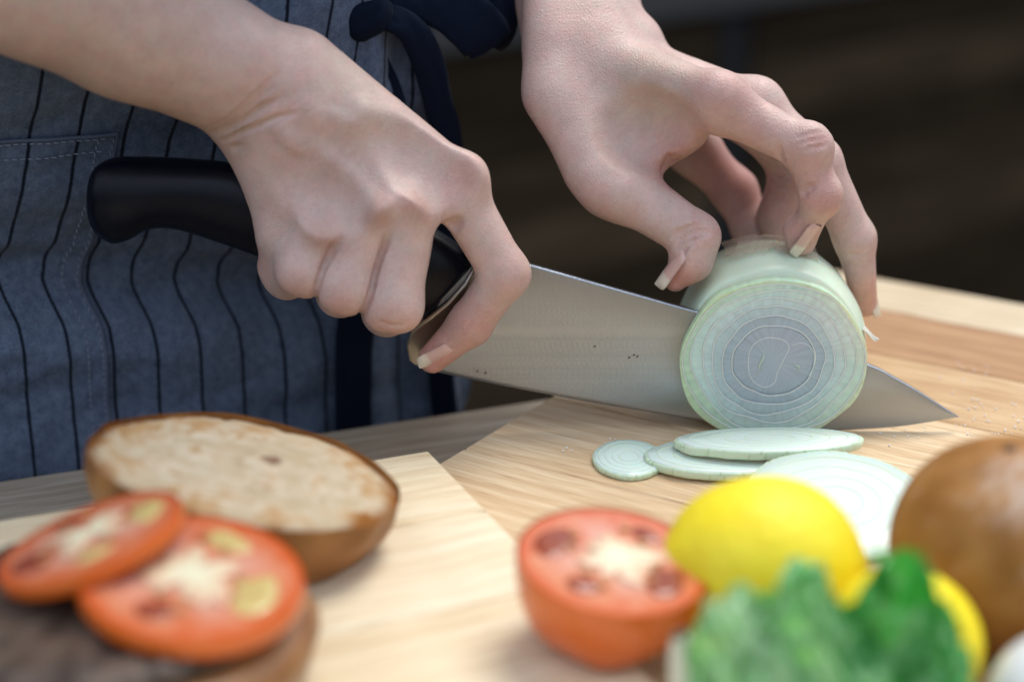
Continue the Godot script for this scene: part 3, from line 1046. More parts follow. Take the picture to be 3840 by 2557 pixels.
	put("knot", flesh_mesh([[kn, 0.0022]]), navy, tie)
	put("loop", ribbon([Vector3(-0.0527, 0.1476, -0.052), Vector3(-0.0399, 0.151, -0.055), Vector3(-0.0272, 0.1481, -0.058), Vector3(-0.0167, 0.1421, -0.058), Vector3(-0.0097, 0.1346, -0.06), Vector3(-0.0075, 0.1302, -0.062)], [0.010, 0.013, 0.018, 0.021, 0.021, 0.017], [fwd, Vector3(0.1, 0.4, 0.9), Vector3(0, 0.3, 0.95), fwd, fwd, fwd], 0.0016, 0.0016), navy, tie)
	put("loop", ribbon([Vector3(-0.0515, 0.1488, -0.058), Vector3(-0.0354, 0.152, -0.062), Vector3(-0.0209, 0.1506, -0.066), Vector3(-0.0078, 0.1459, -0.068), Vector3(-0.0029, 0.1376, -0.068), Vector3(-0.0069, 0.1301, -0.066)], [0.012, 0.016, 0.018, 0.018, 0.015, 0.012], [fwd, fwd, fwd, fwd, Vector3(0.6, 0, 0.8), Vector3(0.6, -0.2, 0.7)], 0.0016, 0.0016), navy, tie)
	put("tail", ribbon([Vector3(-0.0494, 0.1461, -0.05), Vector3(-0.0383, 0.1412, -0.05), Vector3(-0.0314, 0.1269, -0.056), Vector3(-0.0278, 0.1104, -0.062), Vector3(-0.024, 0.0884, -0.068), Vector3(-0.0236, 0.0567, -0.074), Vector3(-0.0277, 0.0219, -0.08), Vector3(-0.0283, -0.0143, -0.086), Vector3(-0.0251, -0.0472, -0.09)], [0.010, 0.011, 0.0125, 0.0115, 0.0115, 0.011, 0.011, 0.011, 0.011], [Vector3(0, 0.5, 0.8), Vector3(0, 0.5, 0.85), Vector3(0.2, 0.2, 0.9), Vector3(0.3, 0.1, 0.9), fwd, fwd, fwd, fwd, fwd], 0.0015, 0.0012), navy, tie)
	put("tail", ribbon([Vector3(-0.0552, 0.1396, -0.05), Vector3(-0.0533, 0.1273, -0.054), Vector3(-0.0491, 0.1063, -0.058), Vector3(-0.0482, 0.0784, -0.06), Vector3(-0.0558, 0.0461, -0.062), Vector3(-0.0616, 0.0172, -0.062), Vector3(-0.0632, -0.0088, -0.062), Vector3(-0.0643, -0.0408, -0.066)], [0.012, 0.014, 0.02, 0.017, 0.016, 0.0155, 0.015, 0.015], [fwd, fwd, fwd, fwd, fwd, fwd, fwd, fwd], 0.0015, 0.0008), navy, tie)
	# shirt and trousers behind the apron
	var dark := mat(lin(0.03, 0.035, 0.05), 0.9, 0.2)
	var prof := []
	for i in 22:
		var y := lerpf(0.46, -0.62, i / 21.0)
		prof.append(Vector2(1.0 if i > 0 and i < 21 else 0.01, y))
	put("clothes", lathe(prof, 48, func(p: Vector3, _a: float, _i: int): return Vector3(-0.178, p.y, -0.185) + ADIR * p.x * 0.148 + ANRM * (p.z * 0.105 + 0.17 * pow(maxf(p.y - 0.17, 0.0) / 0.29, 1.5))), dark, t)


# ------------------------------------------------------------------ knife
func knife() -> void:
	var t := thing("kitchen_knife", "long steel chef's knife with a black handle, cutting down through the onion", "knife", Vector3.ZERO)
	# blade outline, spine and edge sampled from heel to tip
	var spine := [Vector3(-0.016, 0.0706, 0), Vector3(0.0051, 0.0652, 0), Vector3(0.035, 0.0564, 0), Vector3(0.0643, 0.0478, 0), Vector3(0.0988, 0.0374, 0), Vector3(0.1295, 0.0268, 0), Vector3(0.141, 0.021, 0), Vector3(0.151, 0.015, 0), Vector3(0.1595, 0.0093, 0), Vector3(0.1654, 0.0055, 0)]
	var edge := [Vector3(-0.0375, 0.0279, 0), Vector3(-0.0283, 0.0234, 0), Vector3(0.018, 0.0135, 0), Vector3(0.0713, 0.0038, 0), Vector3(0.094, 0.0008, 0), Vector3(0.115, 0.0001, 0), Vector3(0.1295, 0.0005, 0), Vector3(0.1439, 0.0017, 0), Vector3(0.1566, 0.0038, 0), Vector3(0.1654, 0.0054, 0)]
	var cs := Curve3D.new()
	var ce := Curve3D.new()
	for i in spine.size():
		var ts: Vector3 = (spine[mini(i + 1, 9)] - spine[maxi(i - 1, 0)]) / 6.0
		var te: Vector3 = (edge[mini(i + 1, 9)] - edge[maxi(i - 1, 0)]) / 6.0
		cs.add_point(spine[i], -ts, ts)
		ce.add_point(edge[i], -te, te)
	var steps := 90
	var pts := PackedVector3Array()
	var uvs := PackedVector2Array()
	var prof := [[0.0, 0.0], [0.0, 0.9], [0.012, 1.0], [0.3, 0.86], [0.6, 0.6], [0.9, 0.22], [0.965, 0.16], [1.0, 0.02]]
	for i in steps + 1:
		var f := float(i) / steps * 9.0
		var k := mini(int(f), 8)
		var a := cs.sample(k, f - k)
		var b := ce.sample(k, f - k)
		var th := 0.0015 * (1.0 - 0.45 * float(i) / steps)
		for side in [1.0, -1.0]:
			for q in prof.size():
				var e: Array = prof[q] if side > 0.0 else prof[prof.size() - 1 - q]
				var p := a.lerp(b, e[0])
				p.z = side * th * e[1]
				pts.append(p)
				uvs.append(Vector2(p.x, p.y))
	var steel := mat(lin(0.42, 0.46, 0.52), 0.36, 0.5)
	steel.metallic = 1.0
	steel.roughness_texture = noise_tex(0.02, 3, 31, [[0.0, Color(0.8, 0.8, 0.8)], [1.0, Color(1, 1, 1)]], 256)
	steel.heightmap_enabled = true
	steel.heightmap_scale = 0.005
	steel.heightmap_texture = noise_tex(0.05, 2, 32, [], 512)
	steel.uv1_scale = Vector3(500, 14, 1)
	var blade := put("blade", grid(steps + 1, prof.size() * 2, pts, PackedColorArray(), uvs, true), steel, t)
	blade.mesh = blade.mesh
	# heel face closes the blade
	var bol := mat(lin(0.42, 0.38, 0.32), 0.4, 0.5)
	bol.metallic = 1.0
	var ba := [Vector3(-0.0168, 0.0725, 0), Vector3(-0.0137, 0.0653, 0), Vector3(-0.0169, 0.0591, 0), Vector3(-0.0232, 0.0519, 0), Vector3(-0.0304, 0.0458, 0), Vector3(-0.0364, 0.0407, 0), Vector3(-0.0384, 0.0343, 0), Vector3(-0.0375, 0.0282, 0)]
	var bb := [Vector3(-0.0105, 0.0699, 0), Vector3(-0.0065, 0.0627, 0), Vector3(-0.0094, 0.0541, 0), Vector3(-0.0154, 0.0451, 0), Vector3(-0.0224, 0.038, 0), Vector3(-0.0289, 0.0326, 0), Vector3(-0.0331, 0.0286, 0), Vector3(-0.0347, 0.0262, 0)]
	var bth := [0.0072, 0.0078, 0.0076, 0.007, 0.006, 0.0042, 0.0024, 0.0013]
	var bpts := PackedVector3Array()
	for i in 8:
		for q in 16:
			var e := float(q) / 7.0 if q < 8 else float(15 - q) / 7.0
			var p: Vector3 = (ba[i] as Vector3).lerp(bb[i], e)
			var hw: float = lerpf(bth[i], 0.00125, pow(sin(PI * 0.5 * e), 0.8))
			p.z = hw if q < 8 else -hw
			bpts.append(p)
	put("bolster", grid(8, 16, bpts, PackedColorArray(), PackedVector2Array(), true), bol, t)
	# handle: rounded, faceted section swept along its line
	var hs := [[215, 455, 55], [224, 459, 78], [245, 464, 99], [290, 466, 101], [340, 455, 83], [400, 450, 78], [470, 458, 82], [560, 480, 90], [660, 506, 92], [760, 534, 92], [860, 566, 88], [950, 600, 80], [1000, 622, 76], [1040, 640, 60]]
	handle(t)
	# flecks left on the steel
	var fleck := mat(lin(0.05, 0.05, 0.04), 0.7)
	for s in [Vector3(0.0302, 0.0335, 0.001), Vector3(0.0429, 0.0292, 0.0009), Vector3(0.0446, 0.0302, 0.0009), Vector3(0.0459, 0.0296, 0.0009), Vector3(-0.0127, 0.0238, 0.0005), Vector3(-0.0097, 0.0231, 0.0005)]:
		var m := SphereMesh.new()
		m.radius = 0.0006
		m.height = 0.0005
		m.radial_segments = 8
		m.rings = 4
		var o := put("fleck", m, fleck, t, Transform3D(Basis(Vector3(0, 0, 1), 0.9).scaled(Vector3(1.1, 0.7, 0.5)), s))
		o.position.z = 0.001


func handle(t: Node3D) -> void:
	var top := [Vector3(-0.1514, 0.0896, 0), Vector3(-0.1497, 0.0976, 0), Vector3(-0.1462, 0.1019, 0), Vector3(-0.1399, 0.1041, 0), Vector3(-0.1288, 0.1041, 0), Vector3(-0.115, 0.1034, 0), Vector3(-0.0997, 0.102, 0), Vector3(-0.0829, 0.0987, 0), Vector3(-0.0645, 0.0936, 0), Vector3(-0.0461, 0.0868, 0), Vector3(-0.0292, 0.0787, 0), Vector3(-0.0199, 0.0725, 0), Vector3(-0.0146, 0.0673, 0), Vector3(-0.0143, 0.064, 0)]
	var bot := [Vector3(-0.1515, 0.0871, 0), Vector3(-0.1507, 0.0799, 0), Vector3(-0.148, 0.0755, 0), Vector3(-0.1429, 0.0727, 0), Vector3(-0.1369, 0.0742, 0), Vector3(-0.1296, 0.0781, 0), Vector3(-0.1195, 0.0779, 0), Vector3(-0.1026, 0.0722, 0), Vector3(-0.0842, 0.0653, 0), Vector3(-0.0656, 0.0594, 0), Vector3(-0.0484, 0.0528, 0), Vector3(-0.0391, 0.0474, 0), Vector3(-0.0336, 0.0448, 0), Vector3(-0.0224, 0.0561, 0)]
	var sect := [[0.0, -1.0], [0.36, -0.94], [0.72, -0.72], [0.95, -0.3], [1.0, 0.1], [0.92, 0.45], [0.62, 0.86], [0.35, 0.97], [0.0, 1.0]]
	var ct := Curve3D.new()
	var cb := Curve3D.new()
	for i in top.size():
		var n := top.size() - 1
		var a: Vector3 = (top[mini(i + 1, n)] - top[maxi(i - 1, 0)]) / 6.0
		var b: Vector3 = (bot[mini(i + 1, n)] - bot[maxi(i - 1, 0)]) / 6.0
		ct.add_point(top[i], -a, a)
		cb.add_point(bot[i], -b, b)
	var pts := PackedVector3Array()
	var steps := 80
	var width := [0.15, 0.5, 0.78, 0.95, 1.0, 0.98, 0.96, 0.98, 1.0, 1.0, 0.98, 0.9, 0.75, 0.1]
	for i in steps + 1:
		var f := float(i) / steps * (top.size() - 1)
		var k := mini(int(f), top.size() - 2)
		var a := ct.sample(k, f - k)
		var b := cb.sample(k, f - k)
		var w: float = lerpf(width[k], width[k + 1], f - k) * 0.0105
		for q in 16:
			var e: Array = sect[q] if q < 9 else sect[16 - q]
			var p := b.lerp(a, e[1] * 0.5 + 0.5)
			p.z = e[0] * w * (1.0 if q < 9 else -1.0)
			pts.append(p)
	var m := mat(lin(0.0025, 0.0035, 0.008), 0.33, 0.32)
	m.heightmap_enabled = true
	m.heightmap_scale = 0.006
	m.heightmap_texture = noise_tex(0.1, 3, 41, [], 256)
	m.uv1_triplanar = true
	m.uv1_scale = Vector3(60, 60, 60)
	put("handle", grid(steps + 1, 16, pts, PackedColorArray(), PackedVector2Array(), true), m, t)


# ------------------------------------------------------------------ onion
func onion_flesh(c: Color, rough := 0.22, sss := 0.35) -> StandardMaterial3D:
	var m := vmat(rough, 0.5)
	m.albedo_color = c
	m.subsurf_scatter_enabled = true
	m.subsurf_scatter_strength = sss
	return m


# outline of one onion layer in the plane of the cut, in metres
func layer_edge(a: float, r: float, k: int) -> Vector2:
	var n := soft.get_noise_2d(cos(a) * 1.3 + k * 0.45, sin(a) * 1.3)
	var rr := r * (1.0 + 0.045 * n) + (0.00025 * soft.get_noise_2d(cos(a) * 2.5 + k, sin(a) * 2.5) * minf(r / 0.016, 1.0) if k > 0 else 0.0)
	return Vector2(cos(a) * rr, sin(a) * rr * 0.95)


func onion() -> void:
	var t := thing("onion", "peeled white onion being sliced, cut face with rings towards the camera", "onion", Vector3(0.0951, 0.0300, 0.0))
	# depth behind the cut, half width, half height (both relative)
	var prof := [[0.0024, 0.0, 0.000], [0.0024, 0.6, 0.556], [0.0024, 0.985, 1.005], [0.0034, 1.0, 1.023], [0.006, 1.02, 1.037], [0.012, 1.04, 1.046], [0.018, 1.045, 1.042], [0.025, 1.03, 1.019], [0.032, 0.985, 0.963], [0.039, 0.91, 0.884], [0.045, 0.81, 0.782], [0.0505, 0.68, 0.648], [0.055, 0.53, 0.491], [0.059, 0.35, 0.315], [0.062, 0.18, 0.157], [0.064, 0.0, 0.000]]
	var pts := PackedVector3Array()
	var cols := PackedColorArray()
	var segs := 96
	for e in prof:
		for k in segs:
			var a := TAU * k / segs
			var z: float = -e[0]
			var w := layer_edge(a, 0.0338, 0)
			var q := Vector2(w.x * maxf(e[1], 0.001) + 0.0012 * minf(e[0] / 0.01, 1.0), w.y * maxf(e[2], 0.001) + 0.11 * maxf(e[0] - 0.003, 0.0))
			if q.y < -0.0295:
				q.y = -0.0295 + (q.y + 0.0295) * 0.1
			var lines := 0.5 + 0.5 * sin(a * 46.0 + 2.0 * fn.get_noise_2d(a * 3.0, z * 40.0))
			pts.append(Vector3(q.x, q.y, z))
			cols.append(Color(0.60, 0.73, 0.54).lerp(Color(0.70, 0.79, 0.64), 0.5 + 0.5 * lines * fn.get_noise_2d(a * 4.0, z * 20.0)))
	var fl := onion_flesh(Color.WHITE, 0.34, 0.5)
	put("bulb", grid(prof.size(), segs, pts, cols, PackedVector2Array(), true), fl, t)
	# the slice in front of the blade: skin, then rings one inside the other
	var zc := 0.0014
	var zf := 0.0054
	var radii := [0.0341, 0.0322, 0.0292, 0.0258, 0.0226, 0.0188, 0.0148]
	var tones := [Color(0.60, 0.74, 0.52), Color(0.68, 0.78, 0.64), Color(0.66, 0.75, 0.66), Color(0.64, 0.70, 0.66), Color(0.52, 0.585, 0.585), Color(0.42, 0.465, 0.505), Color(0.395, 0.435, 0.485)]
	var slice := thing("onion_slice", "thick slice still standing upright against the blade at the front of the onion", "onion slice", t.position)
	slice.rotation_degrees.x = 3.5
	slice.position += Vector3(0, -0.0003, -0.0004)
	for i in radii.size():
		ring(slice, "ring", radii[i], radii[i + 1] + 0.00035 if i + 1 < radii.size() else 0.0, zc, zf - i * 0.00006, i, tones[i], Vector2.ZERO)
	var film := mat(lin(0.80, 0.84, 0.79), 0.3, 0.5)
	for i in range(1, radii.size()):
		membrane(slice, radii[i] + 0.0001, zf + 0.00006 - i * 0.00006, i, film, Vector2.ZERO, Vector2.ONE)
	# the two hearts
	var vein := mat(lin(0.64, 0.70, 0.68), 0.3, 0.5)
	var bean := [Vector2(-108, 70), Vector2(-43, 118), Vector2(37, 110), Vector2(72, 70), Vector2(47, 0), Vector2(22, -70), Vector2(12, -115), Vector2(-33, -140), Vector2(-93, -105), Vector2(-118, -30)]
	var bow := [Vector2(87, 80), Vector2(140, 92), Vector2(190, 50), Vector2(196, -30), Vector2(176, -78)]
	for line in [[bean, true], [bow, false]]:
		var cur := Curve3D.new()
		var l: Array = line[0]
		var m := l.size()
		for i in (m + 1 if line[1] else m):
			var before: Vector2 = l[posmod(i - 1, m)] if line[1] else l[maxi(i - 1, 0)]
			var after: Vector2 = l[(i + 1) % m] if line[1] else l[mini(i + 1, m - 1)]
			var tg := (after - before) / 6.0 * 0.0000757
			var at: Vector2 = l[i % m] * 0.0000757
			cur.add_point(Vector3(at.x, at.y, 0), -Vector3(tg.x, tg.y, 0), Vector3(tg.x, tg.y, 0))
		var path := []
		for i in 61:
			var f := i / 60.0 * (cur.point_count - 1)
			var q := cur.sample(mini(int(f), cur.point_count - 2), f - mini(int(f), cur.point_count - 2))
			path.append(Vector3(q.x, q.y, zf - 0.00036))
		put("membrane", tube(path, [0.0002], 6), vein, slice)
	var gap := onion_flesh(lin(0.50, 0.57, 0.48), 0.4, 0.2)
	put("heart", tube([Vector3(-0.0042, 0.0036, zf - 0.0004), Vector3(-0.0034, 0.0022, zf - 0.0003), Vector3(-0.0040, 0.0004, zf - 0.0003), Vector3(-0.0050, -0.0018, zf - 0.0003), Vector3(-0.0046, -0.0046, zf - 0.0004)], [0.0002, 0.0005, 0.0006, 0.0005, 0.0002], 8), gap, slice)
	put("heart", tube([Vector3(0.0074, -0.0014, zf - 0.0004), Vector3(0.0092, -0.0022, zf - 0.0003), Vector3(0.0100, -0.0036, zf - 0.0004)], [0.0002, 0.0007, 0.0002], 8), gap, slice)
	# dry papery skin at the top and a torn flap at the right
	var paper := mat(Color(lin(0.50, 0.40, 0.30), 0.42), 0.3, 0.5)
	paper.transparency = BaseMaterial3D.TRANSPARENCY_ALPHA
	paper.cull_mode = BaseMaterial3D.CULL_DISABLED
	var pp := PackedVector3Array()
	for j in 16:
		for i in 26:
			var a := deg_to_rad(lerpf(60.0, 117.0, i / 25.0))
			var d := lerpf(0.014, 0.040, j / 15.0) + 0.0035 * fn.get_noise_2d(i * 0.5, 3.0) * (1.0 - j / 15.0)
			var h := 1.0
			for k in range(2, prof.size() - 1):
				if d >= prof[k][0] and d <= prof[k + 1][0]:
					h = lerpf(prof[k][2], prof[k + 1][2], (d - prof[k][0]) / (prof[k + 1][0] - prof[k][0]))
			var rr := 0.0338 + 0.0009 + 0.0014 * absf(fn.get_noise_2d(i * 0.45, j * 0.5)) + 0.0010 * sin(PI * j / 15.0)
			pp.append(Vector3(cos(a) * rr, sin(a) * rr * 0.95 * h + 0.11 * (d - 0.003), -d))
	put("papery_skin", grid(16, 26, pp), paper, t)
	var flap := PackedVector3Array()
	for j in 6:
		for i in 5:
			flap.append(Vector3(0.0325 + 0.0012 * j + 0.0004 * i, 0.0085 - 0.0009 * j + 0.0006 * sin(i * 2.0 + j), -0.004 - i * 0.0014 * (1.0 - j * 0.13)))
	put("torn_flap", grid(6, 5, flap), mat(lin(0.5, 0.48, 0.40), 0.4), t)


func ring(parent: Node3D, called: String, r1: float, r0: float, z0: float, z1: float, k: int, c: Color, mid: Vector2) -> void:
	var segs := 160
	var prof := [[0.0, z1], [0.12, z1 + 0.00004], [0.35, z1 + 0.00005], [0.7, z1 + 0.00004], [0.93, z1], [1.0, z1 - 0.0001], [1.0, z0 + 0.0002], [0.97, z0], [0.0, z0]]
	var pts := PackedVector3Array()
	var cols := PackedColorArray()
	for e in prof:
		for s in segs:
			var a := TAU * s / segs
			var o := layer_edge(a, r1, k)
			var i := layer_edge(a, r0, k + 1) if r0 > 0.0 else Vector2.ZERO
			var q: Vector2 = i.lerp(o, e[0]) + mid
			if q.y < -0.0295:
				q.y = -0.0295 + (q.y + 0.0295) * 0.15
			pts.append(Vector3(q.x, q.y, e[1]))
			var streak := fn.get_noise_2d(a * 30.0, k * 3.0) * 0.16 + fn.get_noise_2d(a * 5.0, e[0] * 2.0 + k) * 0.08
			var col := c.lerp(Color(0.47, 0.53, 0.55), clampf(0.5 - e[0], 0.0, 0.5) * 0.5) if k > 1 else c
			# outermost layers greener at the left
			if k < 2:
				col = col.lerp(Color(0.50, 0.64, 0.34), 0.45 * clampf(-cos(a), 0.0, 1.0))
			cols.append(tone(col, 1.0 + streak))
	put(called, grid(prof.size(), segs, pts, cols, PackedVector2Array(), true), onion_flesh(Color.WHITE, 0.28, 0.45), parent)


func membrane(parent: Node3D, r: float, z: float, k: int, m: Material, mid: Vector2, squash: Vector2, fat := 0.0002) -> void:
	var path := []
	for s in 121:
		var a := TAU * s / 120.0
		var q := layer_edge(a, r, k)
		path.append(Vector3(q.x * squash.x + mid.x, q.y * squash.y + mid.y, z))
	put("membrane", tube(path, [fat], 6), m, parent)


func onion_slices() -> void:
	# flat slices lying on the board: [centre, half width, half depth, thickness, roll, tilt, label]
	var flesh := onion_flesh(lin(0.75, 0.79, 0.70), 0.24, 0.4)
	var rimm := onion_flesh(Color.WHITE, 0.3, 0.3)
	var lines := mat(lin(0.58, 0.70, 0.52), 0.3)
	var all := [
		[Vector3(0.0417, 0.0012, 0.0298), 0.0128, 0.0165, 0.0022, 0.0, 0.0, "smallest onion slice, flat on the board at the left of the slices"],
		[Vector3(0.0765, 0.0024, 0.0322), 0.0295, 0.0165, 0.0032, 0.0, -1.0, "middle onion slice lying below another slice"],
		[Vector3(0.0917, 0.0068, 0.0279), 0.0335, 0.0150, 0.0033, 1.0, -6.0, "topmost onion slice, right below the cut face of the onion"],
		[Vector3(0.1089, 0.005, 0.0768), 0.0315, 0.0345, 0.0030, 0.0, 7.0, "wide pale onion slice between the lemon and the bread roll"],
	]
	for e in all:
		var t := thing("onion_slice", e[6], "onion slice", e[0], "onion slices cut off and lying on the board")
		t.rotation_degrees = Vector3(e[5], 0, e[4])
		var th: float = e[3]
		var out := PackedVector2Array()
		for s in 72:
			var a := TAU * s / 72.0
			var n := 1.0 + 0.03 * fn.get_noise_2d(cos(a) * 1.5 + e[1] * 300.0, sin(a) * 1.5)
			out.append(Vector2(cos(a) * e[1] * n, sin(a) * e[2] * n))
		var inner := PackedVector2Array()
		for p in out:
			inner.append(p * 0.965)
		put("flesh", slab(inner, -th * 0.5 + 0.0001, th * 0.5 + 0.00012, 0.0004), flesh, t)
		var ro := PackedVector3Array()
		var rc := PackedColorArray()
		for lv in [[0.9, -th * 0.5], [0.985, -th * 0.5], [1.0, -th * 0.32], [1.004, 0.0], [1.0, th * 0.3], [0.985, th * 0.5 - 0.0002], [0.9, th * 0.5 - 0.0002]]:
			for s in 288:
				var a := TAU * s / 288.0
				var n := (1.0 + 0.03 * fn.get_noise_2d(cos(a) * 1.5 + e[1] * 300.0, sin(a) * 1.5)) * (1.0 + 0.008 * fn.get_noise_2d(a * 14.0, lv[1] * 900.0))
				ro.append(Vector3(cos(a) * e[1] * n * lv[0], lv[1] + 0.0003 * fn.get_noise_2d(a * 2.0, 4.0), sin(a) * e[2] * n * lv[0]))
				var tick := smoothstep(0.32, 0.5, fn.get_noise_2d(a * 30.0, 2.0 + lv[1] * 60.0))
				rc.append(Color(0.64, 0.73, 0.53).lerp(Color(0.30, 0.42, 0.18), 0.6 * tick))
		put("rim", grid(7, 288, ro, rc, PackedVector2Array(), true), rimm, t)
		for k in 4:
			var path := []
			for s in 73:
				path.append(Vector3(out[s % 72].x * (0.84 - 0.19 * k), th * 0.5 + 0.0001, out[s % 72].y * (0.84 - 0.19 * k)))
			put("ring_line", tube(path, [0.00016], 5), lines, t)


# ------------------------------------------------------------------ the food in front
func foods() -> void:
	bread_half()
	burger()
	tomato_half()
	lemons()
	roll()
	lettuce()
	salt()


func bread_half() -> void:
	var t := thing("bun_half", "toasted bread bun half lying crust down with its cut face up, behind the tomato slices", "bread bun", Vector3(-0.0828, 0.0342, 0.118))
	t.rotation_degrees = Vector3(0, 0, -12)
	t.rotate_x(deg_to_rad(-1.0))
	var R := 0.0488
	var crust := lathe(dome(18, R, 0.0345, 3, -90), 84,
		func(p: Vector3, a: float, i: int): return Vector3(p.x * 1.0, p.y, p.z * 0.86) * (1.0 + 0.05 * fn.get_noise_3d(p.x * 30.0, p.y * 30.0, p.z * 30.0)),
		func(p: Vector3, a: float, i: int):
			var n := fn.get_noise_3d(p.x * 40.0, p.y * 40.0, p.z * 40.0)
			var c := Color(0.40, 0.19, 0.055).lerp(Color(0.25, 0.095, 0.022), clampf(0.5 + n, 0.0, 1.0))
			return c.lerp(Color(0.13, 0.045, 0.013), clampf(1.0 - i * 0.3, 0.0, 0.5) * clampf(0.5 + 1.5 * n, 0.0, 1.0)))
	put("crust", crust, vmat(0.45, 0.4), t)
	var pts := PackedVector3Array()
	var cols := PackedColorArray()
	var rows := 44
	for i in rows:
		var f := pow(1.0 - float(i) / (rows - 1), 0.9)
		for k in 110:
			var a := TAU * k / 110.0
			var r := R * 0.995 * maxf(f, 0.0005)
			var p := Vector3(cos(a) * r, 0.0, sin(a) * r * 0.86)
			p *= 1.0 + 0.05 * fn.get_noise_3d(p.x * 30.0, 0.0, p.z * 30.0)
			var n1 := fn.get_noise_3d(p.x * 55.0, 2.0, p.z * 55.0)
			var n2 := fn.get_noise_3d(p.x * 190.0, 5.0, p.z * 190.0)
			var n3 := fn.get_noise_3d(p.x * 420.0, 8.0, p.z * 420.0)
			p.y = 0.0018 + 0.0012 * n1 + 0.0007 * n2 + 0.0004 * n3 - 0.002 * smoothstep(0.9, 1.0, f)
			if n2 > 0.33:
				p.y -= 0.002 * smoothstep(0.33, 0.5, n2)
			pts.append(p)
			var c := Color(0.48, 0.375, 0.24).lerp(Color(0.64, 0.565, 0.44), clampf(0.5 + n1 * 1.3, 0.0, 1.0))
			c = c.lerp(Color(0.40, 0.21, 0.06), clampf(n2 * 0.6 + n1 * 0.9 + 0.1 + 0.9 * smoothstep(0.55, 1.0, f) * (0.4 + n1), 0.0, 0.8))
			c = c.lerp(Color(0.26, 0.10, 0.025), smoothstep(0.86, 1.0, f + n1 * 0.09))
			c = c.lerp(Color(0.16, 0.07, 0.04), 0.8 * smoothstep(0.0045, 0.002, (p - Vector3(0.0065, p.y, -0.011)).length()))
			cols.append(c)
	put("crumb", grid(rows, 110, pts, cols, PackedVector2Array(), true), vmat(0.85, 0.2), t)


# a tomato's cut face in the xz plane at height y, facing up; added to a thing
func tomato_face(t: Node3D, R: float, y: float, turn: float, pale: float) -> void:
	var flesh := PackedVector3Array()
	var fc := PackedColorArray()
	var rows := 16
	for i in rows:
		var f := 1.0 - float(i) / (rows - 1)
		for k in 72:
			var a := TAU * k / 72.0
			var r := R * maxf(f, 0.001)
			flesh.append(Vector3(cos(a) * r, y + 0.0008 * (1.0 - f * f), sin(a) * r))
			var c := Color(0.56, 0.125, 0.045).lerp(Color(0.62, 0.23, 0.12), clampf(0.5 + fn.get_noise_2d(cos(a) * f * 3.0, sin(a) * f * 3.0 + turn), 0.0, 1.0))
			c = c.lerp(Color(0.56, 0.085, 0.012), smoothstep(0.84, 1.0, f))
			c = c.lerp(Color(0.66, 0.38, 0.29), 0.75 * smoothstep(0.86, 0.4, f) * smoothstep(-0.2, 0.9, cos(4.0 * (a - turn) + PI)))
			c = c.lerp(Color(0.68, 0.46, 0.34), 0.6 * smoothstep(0.5, 0.2, f))
			fc.append(c)
	var wet := vmat(0.14, 0.5)
	wet.subsurf_scatter_enabled = true
	wet.subsurf_scatter_strength = 0.05
	put("flesh", grid(rows, 72, flesh, fc, PackedVector2Array(), true), wet, t)
	var gelm := mat(lin(0.26, 0.05, 0.022), 0.16, 0.5)
	var gel2 := mat(lin(0.56, 0.42, 0.16), 0.16, 0.5)
	var seedm := mat(lin(0.46, 0.24, 0.09), 0.4)
	var sm := SphereMesh.new()
	sm.radius = 0.0011
	sm.height = 0.0022
	sm.radial_segments = 10
	sm.rings = 6
	for k in 4:
		var a0 := TAU * k / 4.0 + turn
		var pts := PackedVector3Array()
		for i in 7:
			var g := cos(PI * 0.5 * i / 6.0)
			for s in 28:
				var b := TAU * s / 28.0
				var big := 0.85 + 0.22 * sin(k * 2.7 + turn * 5.0)
				var rr := R * (0.62 + 0.20 * cos(b) * g * big + 0.03 * sin(b * 3.0 + k))
				var w := 0.56 * sin(b) * g * big * (0.8 + 0.2 * cos(b)) + 0.16 * sin(k * 2.3 + turn)
				pts.append(Vector3(cos(a0 + w) * rr, y + 0.0004 + 0.0009 * sin(PI * 0.5 * i / 6.0), sin(a0 + w) * rr))
		put("seed_pulp", grid(7, 28, pts, PackedColorArray(), PackedVector2Array(), true), gel2 if pale < 0.5 and k % 3 == 0 else gelm, t)
		for q in 2:
			var aa := a0 + lerpf(-0.25, 0.25, q)
			var rr := R * (0.44 + 0.16 * ((q * 7 + k * 3) % 5) / 4.0)
			put("seed", sm, seedm, t, Transform3D(Basis(Vector3.UP, -aa).scaled(Vector3(1.5, 0.6, 0.9)), Vector3(cos(aa) * rr, y + 0.0012, sin(aa) * rr)))
	# pale uneven core
	var cp := PackedVector3Array()
	var cc := PackedColorArray()
	for i in 8:
		var g := cos(PI * 0.5 * i / 7.0)
		for s in 72:
			var b := TAU * s / 72.0
			var rr := R * (0.36 + 0.30 * fn.get_noise_2d(cos(b) * 1.1 + turn * 9.0, sin(b) * 1.1 + R * 300.0) + 0.07 * cos(4.0 * (b - turn) + PI)) * g
			cp.append(Vector3(cos(b) * rr, y + 0.0010 + 0.0010 * sin(PI * 0.5 * i / 7.0), sin(b) * rr))
			var mix := clampf(g * 1.15 - 0.25 + 0.5 * fn.get_noise_2d(b * 2.0, g * 3.0 + turn), 0.0, 1.0)
			cc.append(Color(0.74, 0.72, 0.50).lerp(Color(0.62, 0.32, 0.19), mix))
	put("core", grid(8, 72, cp, cc, PackedVector2Array(), true), vmat(0.3), t)


func tomato_skin() -> StandardMaterial3D:
	var m := mat(lin(0.68, 0.125, 0.006), 0.18, 0.5)
	m.subsurf_scatter_enabled = true
	m.subsurf_scatter_strength = 0.05
	m.clearcoat_enabled = true
	m.clearcoat = 0.4
	m.clearcoat_roughness = 0.15
	return m


